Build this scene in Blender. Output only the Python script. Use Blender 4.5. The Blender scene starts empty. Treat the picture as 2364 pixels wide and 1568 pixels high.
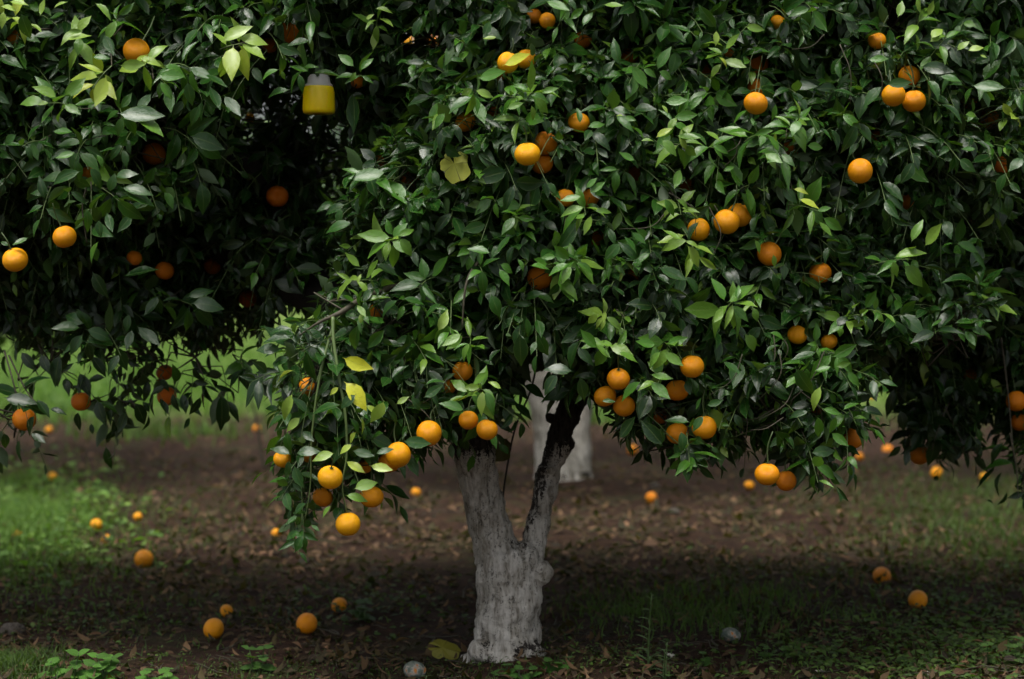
import bpy, bmesh, math, random
import numpy as np
from mathutils import Vector, Matrix, noise

rng = np.random.default_rng(7)
random.seed(7)
S = bpy.context.scene
COL = S.collection
R = math.radians

# ------------------------------------------------------------------ camera
FPX, CX, CY, HOR, CAMH = 4290.0, 1181.5, 784.0, 662.0, 1.2      # px measured on a 2363 x 1568 copy of the photo
PITCH = -math.atan((CY - HOR) / FPX)
cam = bpy.data.cameras.new('camera')
cam.sensor_width = 36.0
cam.lens = FPX / 2363.0 * 36.0
cam.clip_end = 2000
cam.clip_start = 0.05
cam.dof.use_dof = True
cam.dof.focus_distance = 5.4
cam.dof.aperture_fstop = 2.2
camo = bpy.data.objects.new('camera', cam)
camo.location = (0, 0, CAMH)
camo.rotation_euler = (math.pi / 2 + PITCH, 0, 0)
COL.objects.link(camo)
S.camera = camo

# ------------------------------------------------------------------ sky and sun (overcast)
SUN_EL, SUN_AZ = R(71), R(205)
w = bpy.data.worlds.new('World')
S.world = w
w.use_nodes = True
nt = w.node_tree
nt.nodes.clear()
sky = nt.nodes.new('ShaderNodeTexSky')
sky.sky_type = 'NISHITA'
sky.sun_disc = False
sky.sun_elevation = SUN_EL
sky.sun_rotation = SUN_AZ
sky.air_density = 1.0
sky.dust_density = 6.0
sky.ozone_density = 1.0
hs = nt.nodes.new('ShaderNodeHueSaturation')          # cloud cover greys the sky
hs.inputs['Saturation'].default_value = 0.34
bg = nt.nodes.new('ShaderNodeBackground')
bg.inputs['Strength'].default_value = 0.062
wo = nt.nodes.new('ShaderNodeOutputWorld')
nt.links.new(sky.outputs[0], hs.inputs['Color'])
nt.links.new(hs.outputs[0], bg.inputs['Color'])
nt.links.new(bg.outputs[0], wo.inputs['Surface'])
sun = bpy.data.lights.new('sun', 'SUN')
sun.energy = 1.5
sun.angle = R(26)
sun.color = (1.0, 0.96, 0.9)
suno = bpy.data.objects.new('sun', sun)
sd = Vector((math.sin(SUN_AZ) * math.cos(SUN_EL), math.cos(SUN_AZ) * math.cos(SUN_EL), math.sin(SUN_EL)))
suno.rotation_euler = (-sd).to_track_quat('-Z', 'Y').to_euler()
suno.location = (0, 0, 20)
COL.objects.link(suno)
S.view_settings.view_transform = 'Standard'
S.view_settings.look = 'None'
S.view_settings.gamma = 1.0
S.view_settings.exposure = 1.38
S.render.engine = 'CYCLES'
S.cycles.use_denoising = True
S.cycles.max_bounces = 6
S.cycles.diffuse_bounces = 2
S.cycles.glossy_bounces = 2
S.cycles.transmission_bounces = 4
S.cycles.transparent_max_bounces = 4
S.cycles.sample_clamp_indirect = 4.0

# ------------------------------------------------------------------ helpers
cp, sp = math.cos(PITCH), math.sin(PITCH)

def at(x, y, d):
    """photo pixel + distance in metres along the ground -> world point (works on arrays)"""
    xc = (np.asarray(x, float) - CX) / FPX
    yc = -(np.asarray(y, float) - CY) / FPX
    k = d / (cp - yc * sp)
    return np.stack([xc * k, np.broadcast_to(cp * k - yc * sp * k, np.shape(xc * k)), CAMH + (sp + yc * cp) * k], -1)

def proj(P):
    P = np.asarray(P, float)
    q = P - np.array([0, 0, CAMH])
    dep = q[..., 1] * cp + q[..., 2] * sp
    dep = np.maximum(dep, 0.05)
    return CX + FPX * q[..., 0] / dep, CY - FPX * (-q[..., 1] * sp + q[..., 2] * cp) / dep, dep

def ground_dist(y):
    return FPX * CAMH / (y - HOR)

def nrm(v):
    return v / np.maximum(np.linalg.norm(v, axis=-1, keepdims=True), 1e-9)

def inpoly(x, y, poly):
    x = np.asarray(x); y = np.asarray(y)
    r = np.zeros(x.shape, bool)
    n = len(poly)
    for i in range(n):
        x1, y1 = poly[i]; x2, y2 = poly[(i + 1) % n]
        if y1 == y2: continue
        c = ((y1 > y) != (y2 > y)) & (x < (x2 - x1) * (y - y1) / (y2 - y1) + x1)
        r ^= c
    return r

def link(o, parent=None):
    COL.objects.link(o)
    if parent is not None: o.parent = parent
    return o

def tag(o, label=None, cat=None, group=None, kind=None):
    if label: o['label'] = label
    if cat: o['category'] = cat
    if group: o['group'] = group
    if kind: o['kind'] = kind
    return o

def empty(name, loc=(0, 0, 0), rz=0.0):
    o = bpy.data.objects.new(name, None)
    o.empty_display_size = 0.05
    o.location = loc; o.rotation_euler = (0, 0, rz)
    return link(o)

def tri_mesh(name, V, T, uv=None, col=None, mat=None, smooth=True):
    """numpy verts + triangles -> mesh; uv per vertex, col per vertex (rgb)"""
    me = bpy.data.meshes.new(name)
    V = np.ascontiguousarray(V, np.float32); T = np.ascontiguousarray(T, np.int32)
    me.vertices.add(len(V)); me.vertices.foreach_set('co', V.ravel())
    me.loops.add(T.size); me.loops.foreach_set('vertex_index', T.ravel())
    me.polygons.add(len(T))
    me.polygons.foreach_set('loop_start', np.arange(0, T.size, 3, dtype=np.int32))
    if uv is not None:
        l = me.uv_layers.new(name='UVMap')
        l.data.foreach_set('uv', np.ascontiguousarray(uv[T.ravel()], np.float32).ravel())
    if col is not None:
        a = me.attributes.new('tint', 'FLOAT_COLOR', 'POINT')
        c4 = np.ones((len(V), 4), np.float32); c4[:, :3] = col
        a.data.foreach_set('color', c4.ravel())
    me.update(calc_edges=True)
    me.validate()
    if smooth: me.shade_smooth()
    else: me.shade_flat()
    if mat: me.materials.append(mat)
    return me

def mesh_obj(name, me, parent=None, loc=(0, 0, 0)):
    o = bpy.data.objects.new(name, me)
    o.location = loc
    return link(o, parent)

def bm_obj(name, bm, mat, parent=None, loc=(0, 0, 0), smooth=True):
    me = bpy.data.meshes.new(name)
    bm.to_mesh(me); bm.free()
    if smooth: me.shade_smooth()
    me.materials.append(mat)
    return mesh_obj(name, me, parent, loc)

def tube(pts, rad, n=8):
    """one tapered tube -> V, T"""
    pts = np.asarray(pts, float); rad = np.asarray(rad, float)
    m = len(pts)
    tan = nrm(np.gradient(pts, axis=0))
    ref = np.array([0.0, 1.0, 0.13])
    a = nrm(np.cross(tan, ref)); b = np.cross(tan, a)
    th = np.linspace(0, 2 * np.pi, n, endpoint=False)
    V = pts[:, None] + rad[:, None, None] * (np.cos(th)[None, :, None] * a[:, None] + np.sin(th)[None, :, None] * b[:, None])
    V = np.concatenate([V.reshape(-1, 3), pts[:1], pts[-1:]])
    T = []
    for i in range(m - 1):
        for j in range(n):
            k = (j + 1) % n
            T += [(i * n + j, i * n + k, (i + 1) * n + k), (i * n + j, (i + 1) * n + k, (i + 1) * n + j)]
    for j in range(n):
        k = (j + 1) % n
        T += [(m * n, k, j), (m * n + 1, (m - 1) * n + j, (m - 1) * n + k)]
    return V, np.array(T)

def smooth_path(P, n):
    """Catmull-Rom through rows of P (any columns)"""
    P = np.asarray(P, float)
    Q = np.vstack([2 * P[0] - P[1], P, 2 * P[-1] - P[-2]])
    out = []
    segs = len(P) - 1
    for u in np.linspace(0, segs - 1e-6, n):
        i = int(u); t = u - i
        p0, p1, p2, p3 = Q[i], Q[i + 1], Q[i + 2], Q[i + 3]
        out.append(0.5 * ((2 * p1) + (-p0 + p2) * t + (2 * p0 - 5 * p1 + 4 * p2 - p3) * t * t + (-p0 + 3 * p1 - 3 * p2 + p3) * t ** 3))
    return np.array(out)

def joinVT(parts):
    Vs, Ts, o = [], [], 0
    for V, T in parts:
        Vs.append(V); Ts.append(T + o); o += len(V)
    return np.concatenate(Vs), np.concatenate(Ts)

# ------------------------------------------------------------------ materials
class NT:
    def __init__(self, name):
        self.m = bpy.data.materials.new(name); self.m.use_nodes = True
        self.t = self.m.node_tree; self.t.nodes.clear()
        self.out = self.n('ShaderNodeOutputMaterial')
    def n(self, kind, **kw):
        x = self.t.nodes.new(kind)
        for k, v in kw.items():
            if k.startswith('_'): setattr(x, k[1:], v)
            else: x.inputs[k.replace('__', ' ')].default_value = v
        return x
    def l(self, a, b): self.t.links.new(a, b)
    def ramp(self, fac, stops):
        r = self.n('ShaderNodeValToRGB')
        e = r.color_ramp.elements
        while len(e) < len(stops): e.new(0.5)
        for q, (p, c) in zip(e, stops):
            q.position = p; q.color = tuple(c) + (1,) if len(c) == 3 else c
        self.l(fac, r.inputs[0]); return r.outputs[0]
    def mix(self, fac, a, b, mode='MIX'):
        x = self.n('ShaderNodeMix', _data_type='RGBA', _blend_type=mode)
        for s, v in ((x.inputs[0], fac), (x.inputs[6], a), (x.inputs[7], b)):
            if hasattr(v, 'is_linked') or hasattr(v, 'links'): self.l(v, s)
            else: s.default_value = v if not isinstance(v, tuple) or len(v) == 4 else tuple(v) + (1,)
        return x.outputs[2]
    def math(self, op, a, b=0.0, c=None):
        x = self.n('ShaderNodeMath', _operation=op)
        for s, v in zip(x.inputs, (a, b, c)):
            if v is None: continue
            if hasattr(v, 'links'): self.l(v, s)
            else: s.default_value = v
        return x.outputs[0]
    def noise(self, scale, detail=3.0, rough=0.55, vec=None, dist=0.0):
        x = self.n('ShaderNodeTexNoise', Scale=scale, Detail=detail, Roughness=rough, Distortion=dist)
        if vec is not None: self.l(vec, x.inputs['Vector'])
        return x.outputs['Fac']
    def bump(self, h, strength, dist=0.01, normal=None):
        b = self.n('ShaderNodeBump', Strength=strength, Distance=dist)
        self.l(h, b.inputs['Height'])
        if normal is not None: self.l(normal, b.inputs['Normal'])
        return b.outputs[0]

def leaf_material(name, source, rough=0.22, trans=0.2, under=0.4, coat=0.18):
    q = NT(name)
    uv = q.n('ShaderNodeUVMap').outputs[0]
    sx = q.n('ShaderNodeSeparateXYZ'); q.l(uv, sx.inputs[0])
    u, v = sx.outputs[0], sx.outputs[1]
    if source == 'object': col = q.n('ShaderNodeObjectInfo').outputs['Color']
    else: col = q.n('ShaderNodeAttribute', _attribute_name='tint').outputs['Color']
    geo = q.n('ShaderNodeNewGeometry')
    au = q.math('ABSOLUTE', q.math('SUBTRACT', u, 0.5))
    rib = q.math('LESS_THAN', au, 0.035)
    # side veins slant towards the tip
    sv = q.math('SINE', q.math('MULTIPLY', q.math('SUBTRACT', v, q.math('MULTIPLY', au, 0.5)), 95.0))
    pos = geo.outputs['Position']
    mott = q.noise(46.0, 3, 0.6, pos)
    c1 = q.mix(q.math('MULTIPLY', q.math('SUBTRACT', mott, 0.35), 0.9), col, q.mix(1.0, col, (0.55, 0.62, 0.5), 'MULTIPLY'))
    c2 = q.mix(q.math('MULTIPLY', rib, 0.55), c1, q.mix(0.35, col, (0.22, 0.3, 0.08)))
    edge = q.math('GREATER_THAN', au, 0.462)
    c2 = q.mix(q.math('MULTIPLY', edge, 0.4), c2, q.mix(0.4, col, (0.25, 0.36, 0.09)))
    under_c = q.mix(under, col, (0.13, 0.19, 0.085))
    c3 = q.mix(geo.outputs['Backfacing'], c2, under_c)
    p = q.n('ShaderNodeBsdfPrincipled', Specular__IOR__Level=0.42, Coat__Weight=coat, Coat__Roughness=0.13)
    q.l(c3, p.inputs['Base Color'])
    rr = q.math('ADD', q.math('MULTIPLY', mott, 0.2), rough - 0.1)
    rr = q.math('ADD', rr, q.math('MULTIPLY', geo.outputs['Backfacing'], 0.22))
    q.l(rr, p.inputs['Roughness'])
    h = q.math('ADD', q.math('MULTIPLY', sv, 0.07), q.math('MULTIPLY', q.noise(150.0, 3, 0.65, pos), 0.9))
    h = q.math('SUBTRACT', h, q.math('MULTIPLY', rib, 0.8))
    nb = q.bump(h, 0.5, 0.004)
    q.l(nb, p.inputs['Normal'])
    tr = q.n('ShaderNodeBsdfTranslucent')
    q.l(q.mix(1.0, q.mix(0.25, col, (0.25, 0.4, 0.05)), (1.3, 1.5, 0.6), 'MULTIPLY'), tr.inputs['Color'])
    ms = q.n('ShaderNodeMixShader', Fac=trans)
    q.l(p.outputs[0], ms.inputs[1]); q.l(tr.outputs[0], ms.inputs[2])
    q.l(ms.outputs[0], q.out.inputs['Surface'])
    return q.m

M_LEAF = leaf_material('citrus_leaf', 'attr')
M_LEAFO = leaf_material('citrus_leaf_single', 'object')
M_WEED = leaf_material('weed_leaf', 'attr', 0.55, 0.3, 0.2, 0.0)
M_WEEDO = leaf_material('weed_leaf_single', 'object', 0.55, 0.3, 0.2, 0.0)
M_DRY = leaf_material('dry_leaf', 'attr', 0.75, 0.1, 0.1, 0.0)
M_DRYO = leaf_material('dry_leaf_single', 'object', 0.75, 0.1, 0.1, 0.0)

def twig_material():
    q = NT('twig_bark')
    pos = q.n('ShaderNodeNewGeometry').outputs['Position']
    n = q.noise(60, 3, 0.6, pos)
    p = q.n('ShaderNodeBsdfPrincipled', Roughness=0.7)
    q.l(q.ramp(n, [(0.3, (0.035, 0.03, 0.018)), (0.7, (0.085, 0.075, 0.045))]), p.inputs['Base Color'])
    q.l(p.outputs[0], q.out.inputs['Surface']); return q.m
M_TWIG = twig_material()

def plain(name, c, rough=0.6, bump=0.0, scale=80.0, var=0.25, **kw):
    q = NT(name)
    pos = q.n('ShaderNodeTexCoord').outputs['Object']
    n = q.noise(scale, 4, 0.6, pos)
    p = q.n('ShaderNodeBsdfPrincipled', Roughness=rough, **kw)
    d = tuple(x * (1 - var) for x in c)
    q.l(q.mix(n, d, c), p.inputs['Base Color'])
    if bump: q.l(q.bump(n, bump, 0.004), p.inputs['Normal'])
    q.l(p.outputs[0], q.out.inputs['Surface']); return q.m
M_STEM = plain('green_stem', (0.06, 0.11, 0.03), 0.55)
M_GTWIG = plain('young_green_twig', (0.11, 0.17, 0.05), 0.5)
M_CALYX = plain('calyx_green', (0.05, 0.085, 0.02), 0.6)
M_BARK = plain('dark_bark', (0.026, 0.02, 0.016), 0.9, 1.0, 22.0, 0.7)

def trunk_material(name, top, strip):
    """whitewash up to a ragged height, bare dark bark above; worn patches, cracks, lichen specks"""
    q = NT(name)
    tc = q.n('ShaderNodeTexCoord').outputs['Object']
    sx = q.n('ShaderNodeSeparateXYZ'); q.l(tc, sx.inputs[0])
    X, Z = sx.outputs[0], sx.outputs[2]
    mp = q.n('ShaderNodeMapping'); mp.inputs['Scale'].default_value = (1, 1, 0.22); q.l(tc, mp.inputs['Vector'])
    streak = q.noise(42, 5, 0.65, mp.outputs[0], 0.4)
    streak2 = q.noise(110, 4, 0.7, mp.outputs[0])
    big = q.noise(9, 4, 0.6, tc)
    fine = q.noise(160, 4, 0.7, tc)
    edge = q.math('ADD', Z, q.math('ADD', q.math('MULTIPLY', q.math('SUBTRACT', streak, 0.5), 0.25), q.math('MULTIPLY', q.math('SUBTRACT', fine, 0.5), 0.16)))
    paint = q.math('LESS_THAN', edge, top)
    if strip:   # bare rotten wood up the fork side of the right limb
        lim = q.math('ADD', q.math('MULTIPLY', q.math('SUBTRACT', Z, 0.36), 0.30), 0.040)
        d = q.math('SUBTRACT', q.math('ADD', X, q.math('MULTIPLY', q.math('SUBTRACT', big, 0.5), 0.09)), lim)
        d = q.math('ADD', d, q.math('MULTIPLY', q.math('SUBTRACT', fine, 0.5), 0.07))
        instrip = q.math('MULTIPLY', q.math('LESS_THAN', d, 0.006), q.math('GREATER_THAN', d, -0.034))
        zz = q.math('ADD', Z, q.math('MULTIPLY', q.math('SUBTRACT', fine, 0.5), 0.22))
        instrip = q.math('MULTIPLY', instrip, q.math('GREATER_THAN', zz, 0.315))
        instrip = q.math('MULTIPLY', instrip, q.math('GREATER_THAN', q.math('ADD', streak2, q.math('MULTIPLY', Z, 0.4)), 0.675))
        paint = q.math('MULTIPLY', paint, q.math('SUBTRACT', 1.0, instrip))
    wk = q.math('ADD', q.math('MULTIPLY', streak2, 0.5), q.math('MULTIPLY', fine, 0.5))
    worn = q.math('MULTIPLY', q.math('GREATER_THAN', wk, 0.555), q.math('GREATER_THAN', big, 0.46))
    low = q.math('LESS_THAN', q.math('ADD', Z, q.math('MULTIPLY', streak, 0.16)), 0.125)
    wornlow = q.math('MULTIPLY', low, q.math('GREATER_THAN', q.math('ADD', big, q.math('MULTIPLY', fine, 0.4)), 0.765))
    paint = q.math('MULTIPLY', paint, q.math('SUBTRACT', 1.0, q.math('MULTIPLY', worn, 0.7)))
    paint = q.math('MULTIPLY', paint, q.math('SUBTRACT', 1.0, wornlow))
    limec = q.ramp(streak, [(0.34, (0.24, 0.215, 0.175)), (0.43, (0.50, 0.465, 0.405)), (0.53, (0.72, 0.685, 0.62)), (0.66, (0.85, 0.815, 0.75))])
    limec = q.mix(q.math('MULTIPLY', q.ramp(big, [(0.45, (0, 0, 0)), (0.7, (1, 1, 1))]), 0.5), limec, (0.27, 0.245, 0.175))
    limec = q.mix(q.math('MULTIPLY', streak2, 0.5), limec, q.mix(1.0, limec, (0.55, 0.55, 0.56), 'MULTIPLY'))
    barkc = q.ramp(streak2, [(0.38, (0.014, 0.012, 0.011)), (0.6, (0.062, 0.053, 0.046))])
    col = q.mix(paint, barkc, limec)
    # knot scar
    p = q.n('ShaderNodeBsdfPrincipled', Roughness=0.9, Specular__IOR__Level=0.2)
    q.l(col, p.inputs['Base Color'])
    h = q.math('ADD', q.math('MULTIPLY', streak, 1.0), q.math('MULTIPLY', fine, 0.35))
    h = q.math('ADD', h, q.math('MULTIPLY', paint, 0.12))
    q.l(q.bump(h, 1.0, 0.02), p.inputs['Normal'])
    q.l(p.outputs[0], q.out.inputs['Surface']); return q.m
M_TRUNK = trunk_material('whitewashed_trunk', 0.655, True)
M_TRUNKB = trunk_material('whitewashed_trunk_plain', 0.92, False)

def orange_material():
    q = NT('orange_peel')
    tc = q.n('ShaderNodeTexCoord').outputs['Object']
    inf = q.n('ShaderNodeObjectInfo')
    vor = q.n('ShaderNodeTexVoronoi', Scale=22.0); q.l(tc, vor.inputs['Vector'])
    big = q.noise(1.6, 3, 0.5, tc)
    fine = q.noise(16, 2, 0.5, tc)
    c = q.mix(q.math('MULTIPLY', q.math('SUBTRACT', big, 0.35), 1.1), inf.outputs['Color'], q.mix(1.0, inf.outputs['Color'], (0.85, 0.72, 0.6), 'MULTIPLY'))
    # a few scabs
    sc = q.math('GREATER_THAN', q.noise(5.0, 6, 0.75, tc), 0.70)
    c = q.mix(q.math('MULTIPLY', sc, 0.75), c, (0.12, 0.06, 0.02))
    p = q.n('ShaderNodeBsdfPrincipled', Roughness=0.36, Specular__IOR__Level=0.4, Subsurface__Weight=0.05, Subsurface__Scale=0.012)
    p.inputs['Subsurface Radius'].default_value = (1.0, 0.35, 0.05)
    q.l(c, p.inputs['Base Color'])
    h = q.math('ADD', vor.outputs['Distance'], q.math('MULTIPLY', fine, 0.4))
    q.l(q.bump(h, 0.35, 0.02), p.inputs['Normal'])
    q.l(p.outputs[0], q.out.inputs['Surface']); return q.m
M_ORANGE = orange_material()

def mould_material():
    q = NT('mouldy_peel')
    tc = q.n('ShaderNodeTexCoord').outputs['Object']
    inf = q.n('ShaderNodeObjectInfo')
    ad = q.n('ShaderNodeVectorMath', _operation='ADD'); q.l(tc, ad.inputs[0]); q.l(inf.outputs['Color'], ad.inputs[1])
    b = q.noise(1.5, 2, 0.5, ad.outputs[0])
    f = q.noise(14, 4, 0.7, tc)
    k = q.math('ADD', b, q.math('MULTIPLY', q.math('SUBTRACT', f, 0.5), 0.12))
    c = q.ramp(k, [(0.33, (0.50, 0.19, 0.04)), (0.37, (0.36, 0.27, 0.2)), (0.42, (0.34, 0.33, 0.30)), (0.455, (0.20, 0.215, 0.18)), (0.60, (0.10, 0.13, 0.11))])
    p = q.n('ShaderNodeBsdfPrincipled', Roughness=0.95, Specular__IOR__Level=0.1)
    q.l(c, p.inputs['Base Color']); q.l(q.bump(f, 0.3, 0.02), p.inputs['Normal'])
    q.l(p.outputs[0], q.out.inputs['Surface']); return q.m
M_MOULD = mould_material()

def ground_material():
    q = NT('orchard_soil')
    pos = q.n('ShaderNodeNewGeometry').outputs['Position']
    sx = q.n('ShaderNodeSeparateXYZ'); q.l(pos, sx.inputs[0])
    a = q.noise(1.1, 4, 0.6, pos); b = q.noise(14, 5, 0.7, pos); c = q.noise(90, 4, 0.7, pos)
    k = q.math('ADD', q.math('MULTIPLY', b, 0.6), q.math('MULTIPLY', c, 0.4))
    soil = q.ramp(k, [(0.36, (0.010, 0.006, 0.004)), (0.5, (0.028, 0.014, 0.008)), (0.62, (0.068, 0.036, 0.021))])
    moss = q.math('MULTIPLY', q.ramp(q.noise(2.6, 4, 0.65, pos), [(0.52, (0, 0, 0)), (0.64, (1, 1, 1))]), q.ramp(c, [(0.42, (0, 0, 0)), (0.55, (1, 1, 1))]))
    col = q.mix(q.math('MULTIPLY', moss, 0.6), soil, (0.04, 0.055, 0.016))
    far = q.math('ADD', sx.outputs[1], q.math('MULTIPLY', q.math('SUBTRACT', a, 0.5), 5.0))
    fg = q.ramp(q.math('DIVIDE', q.math('SUBTRACT', far, 16.5), 3.5), [(0.0, (0, 0, 0)), (1.0, (1, 1, 1))])
    turf = q.ramp(b, [(0.3, (0.08, 0.13, 0.025)), (0.7, (0.13, 0.20, 0.04))])
    col = q.mix(fg, col, turf)
    p = q.n('ShaderNodeBsdfPrincipled', Roughness=0.95, Specular__IOR__Level=0.15)
    q.l(col, p.inputs['Base Color']); q.l(q.bump(k, 0.8, 0.03), p.inputs['Normal'])
    q.l(p.outputs[0], q.out.inputs['Surface']); return q.m
M_GROUND = ground_material()

def stone_material(name, c0, c1):
    q = NT(name)
    tc = q.n('ShaderNodeTexCoord').outputs['Object']
    n = q.noise(3.5, 6, 0.75, tc)
    p = q.n('ShaderNodeBsdfPrincipled', Roughness=0.9, Specular__IOR__Level=0.2)
    q.l(q.ramp(n, [(0.35, c0), (0.65, c1)]), p.inputs['Base Color']); q.l(q.bump(n, 0.9, 0.15), p.inputs['Normal'])
    q.l(p.outputs[0], q.out.inputs['Surface']); return q.m
M_STONE = stone_material('grey_stone', (0.07, 0.07, 0.075), (0.26, 0.26, 0.27))
M_STONE2 = stone_material('pale_stone', (0.13, 0.11, 0.09), (0.34, 0.30, 0.26))
M_PETAL = plain('white_scrap', (0.75, 0.72, 0.62), 0.8)
M_YELLOW = plain('yellow_plastic', (0.97, 0.70, 0.004), 0.35, 0.0, 30, 0.06, Subsurface__Weight=0.3, Subsurface__Scale=0.02)
M_CLEAR = plain('frosted_plastic', (0.85, 0.85, 0.85), 0.35, 0.0, 30, 0.05, Transmission__Weight=0.45)
M_WIRE = plain('dark_wire', (0.05, 0.045, 0.04), 0.5)

# ------------------------------------------------------------------ ground
TX, TY = 0.0, 6.0     # foot of the central tree
def gz(x, y):
    x = np.asarray(x, float); y = np.asarray(y, float)
    h = 0.018 * np.sin(1.7 * x + 0.9 * y) + 0.013 * np.sin(3.9 * x - 2.3 * y + 1.0) + 0.008 * np.sin(9.1 * x + 6.3 * y) + 0.006 * np.sin(7.3 * y - 12.7 * x + 2)
    h = h * np.clip((60 - np.hypot(x, y)) / 40, 0, 1)
    h = h + 0.035 * np.exp(-((x - TX) ** 2 + (y - TY) ** 2) / 0.18)
    return h - 0.01

def axis_pts(lo, hi, a, b, step, grow):
    c = list(np.arange(a, b, step)); s = step
    x = b
    while x < hi: c.append(x); s *= grow; x += s
    c.append(hi); s = step; x = a - s
    while x > lo: c.insert(0, x); s *= grow; x -= s
    c.insert(0, lo); return np.array(c)
gx = axis_pts(-900, 900, -3.2, 3.2, 0.05, 1.25)
gy = axis_pts(-900, 1200, 4.2, 9.0, 0.05, 1.2)
GX, GY = np.meshgrid(gx, gy, indexing='ij')
gj = np.array([noise.noise((float(a) * 9, float(b) * 9, 3.3)) if abs(a) < 4 and 3 < b < 10 else 0.0 for a, b in zip(GX.ravel(), GY.ravel())])
GV = np.stack([GX.ravel(), GY.ravel(), gz(GX, GY).ravel() + gj * 0.007], -1)
ny = len(gy)
ii, jj = np.meshgrid(np.arange(len(gx) - 1), np.arange(ny - 1), indexing='ij')
q0 = (ii * ny + jj).ravel()
GT = np.concatenate([np.stack([q0, q0 + ny, q0 + ny + 1], -1), np.stack([q0, q0 + ny + 1, q0 + 1], -1)])
ground = mesh_obj('ground', tri_mesh('ground', GV, GT, mat=M_GROUND))
tag(ground, 'bare brown orchard soil strewn with dead leaves under the trees', 'ground', kind='structure')

def ground_at(x, y):
    d = ground_dist(y)
    p = at(x, y, d)
    return float(p[0]), float(p[1]), float(gz(p[0], p[1]))

# ------------------------------------------------------------------ leaf shapes
ST = np.array([0.0, 0.10, 0.24, 0.44, 0.64, 0.83, 1.0])
WD = np.array([0.0, 0.05, 0.68, 1.0, 0.88, 0.40, 0.0])
def leaf_shape(width, fold, curl, twist, wave, seed, WD=WD):
    """length 1 along +Y, upper face +Z; 17 verts, 20 triangles"""
    r = np.random.default_rng(seed)
    V, UV = [], []
    def mid(t):
        return np.array([0.02 * math.sin(t * 3 + seed), math.sin(curl * t) / curl if abs(curl) > 1e-3 else t, -(1 - math.cos(curl * t)) / curl if abs(curl) > 1e-3 else 0.0])
    for i, (t, wd) in enumerate(zip(ST, WD)):
        c = mid(t)
        if i in (0, len(ST) - 1):
            V.append(c); UV.append((0.5, t)); continue
        hw = wd * width / 2
        tw = twist * t
        for s in (-1, 0, 1):
            x = s * hw * math.cos(fold)
            z = abs(s) * hw * math.sin(fold) + (abs(s) * wave * r.uniform(-1, 1) * hw)
            V.append(c + np.array([x * math.cos(tw) - z * math.sin(tw), 0, x * math.sin(tw) + z * math.cos(tw)]))
            UV.append((0.5 + 0.5 * s, t))
    T = []
    T += [(0, 2, 1), (0, 3, 2)]
    for i in range(4):
        a = 1 + 3 * i; b = a + 3
        T += [(a, a + 1, b + 1), (a, b + 1, b), (a + 1, a + 2, b + 2), (a + 1, b + 2, b + 1)]
    a = 1 + 12
    T += [(a, a + 1, 16), (a + 1, a + 2, 16)]
    return np.array(V), np.array(T), np.array(UV)
LV = [leaf_shape(w_, f, c, t, wv, 11 + i) for i, (w_, f, c, t, wv) in enumerate([
    (0.40, 0.30, 0.55, 0.10, 0.10), (0.36, 0.42, 0.85, -0.25, 0.12), (0.43, 0.22, 0.30, 0.20, 0.14), (0.37, 0.36, 1.10, 0.35, 0.10),
    (0.41, 0.28, -0.35, -0.15, 0.12), (0.34, 0.55, 0.65, 0.05, 0.08), (0.46, 0.18, 0.75, -0.40, 0.16), (0.33, 0.75, 0.45, 0.30, 0.10)])]
LT, LUV = LV[0][1], LV[0][2]
LVA = np.stack([v[0] for v in LV])
LEAF_ME = [tri_mesh('leaf', v[0], v[1], v[2], mat=M_LEAFO) for v in LV]

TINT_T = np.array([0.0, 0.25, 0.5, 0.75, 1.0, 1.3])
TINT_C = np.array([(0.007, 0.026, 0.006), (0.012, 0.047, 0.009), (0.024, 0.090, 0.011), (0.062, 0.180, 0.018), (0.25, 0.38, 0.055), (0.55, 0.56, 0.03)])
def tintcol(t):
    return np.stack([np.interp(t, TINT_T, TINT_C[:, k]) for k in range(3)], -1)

def basis(direction, normal):
    Y = nrm(direction)
    X = nrm(np.cross(Y, normal))
    Z = np.cross(X, Y)
    return np.stack([X, Y, Z], -1)      # columns

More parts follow.
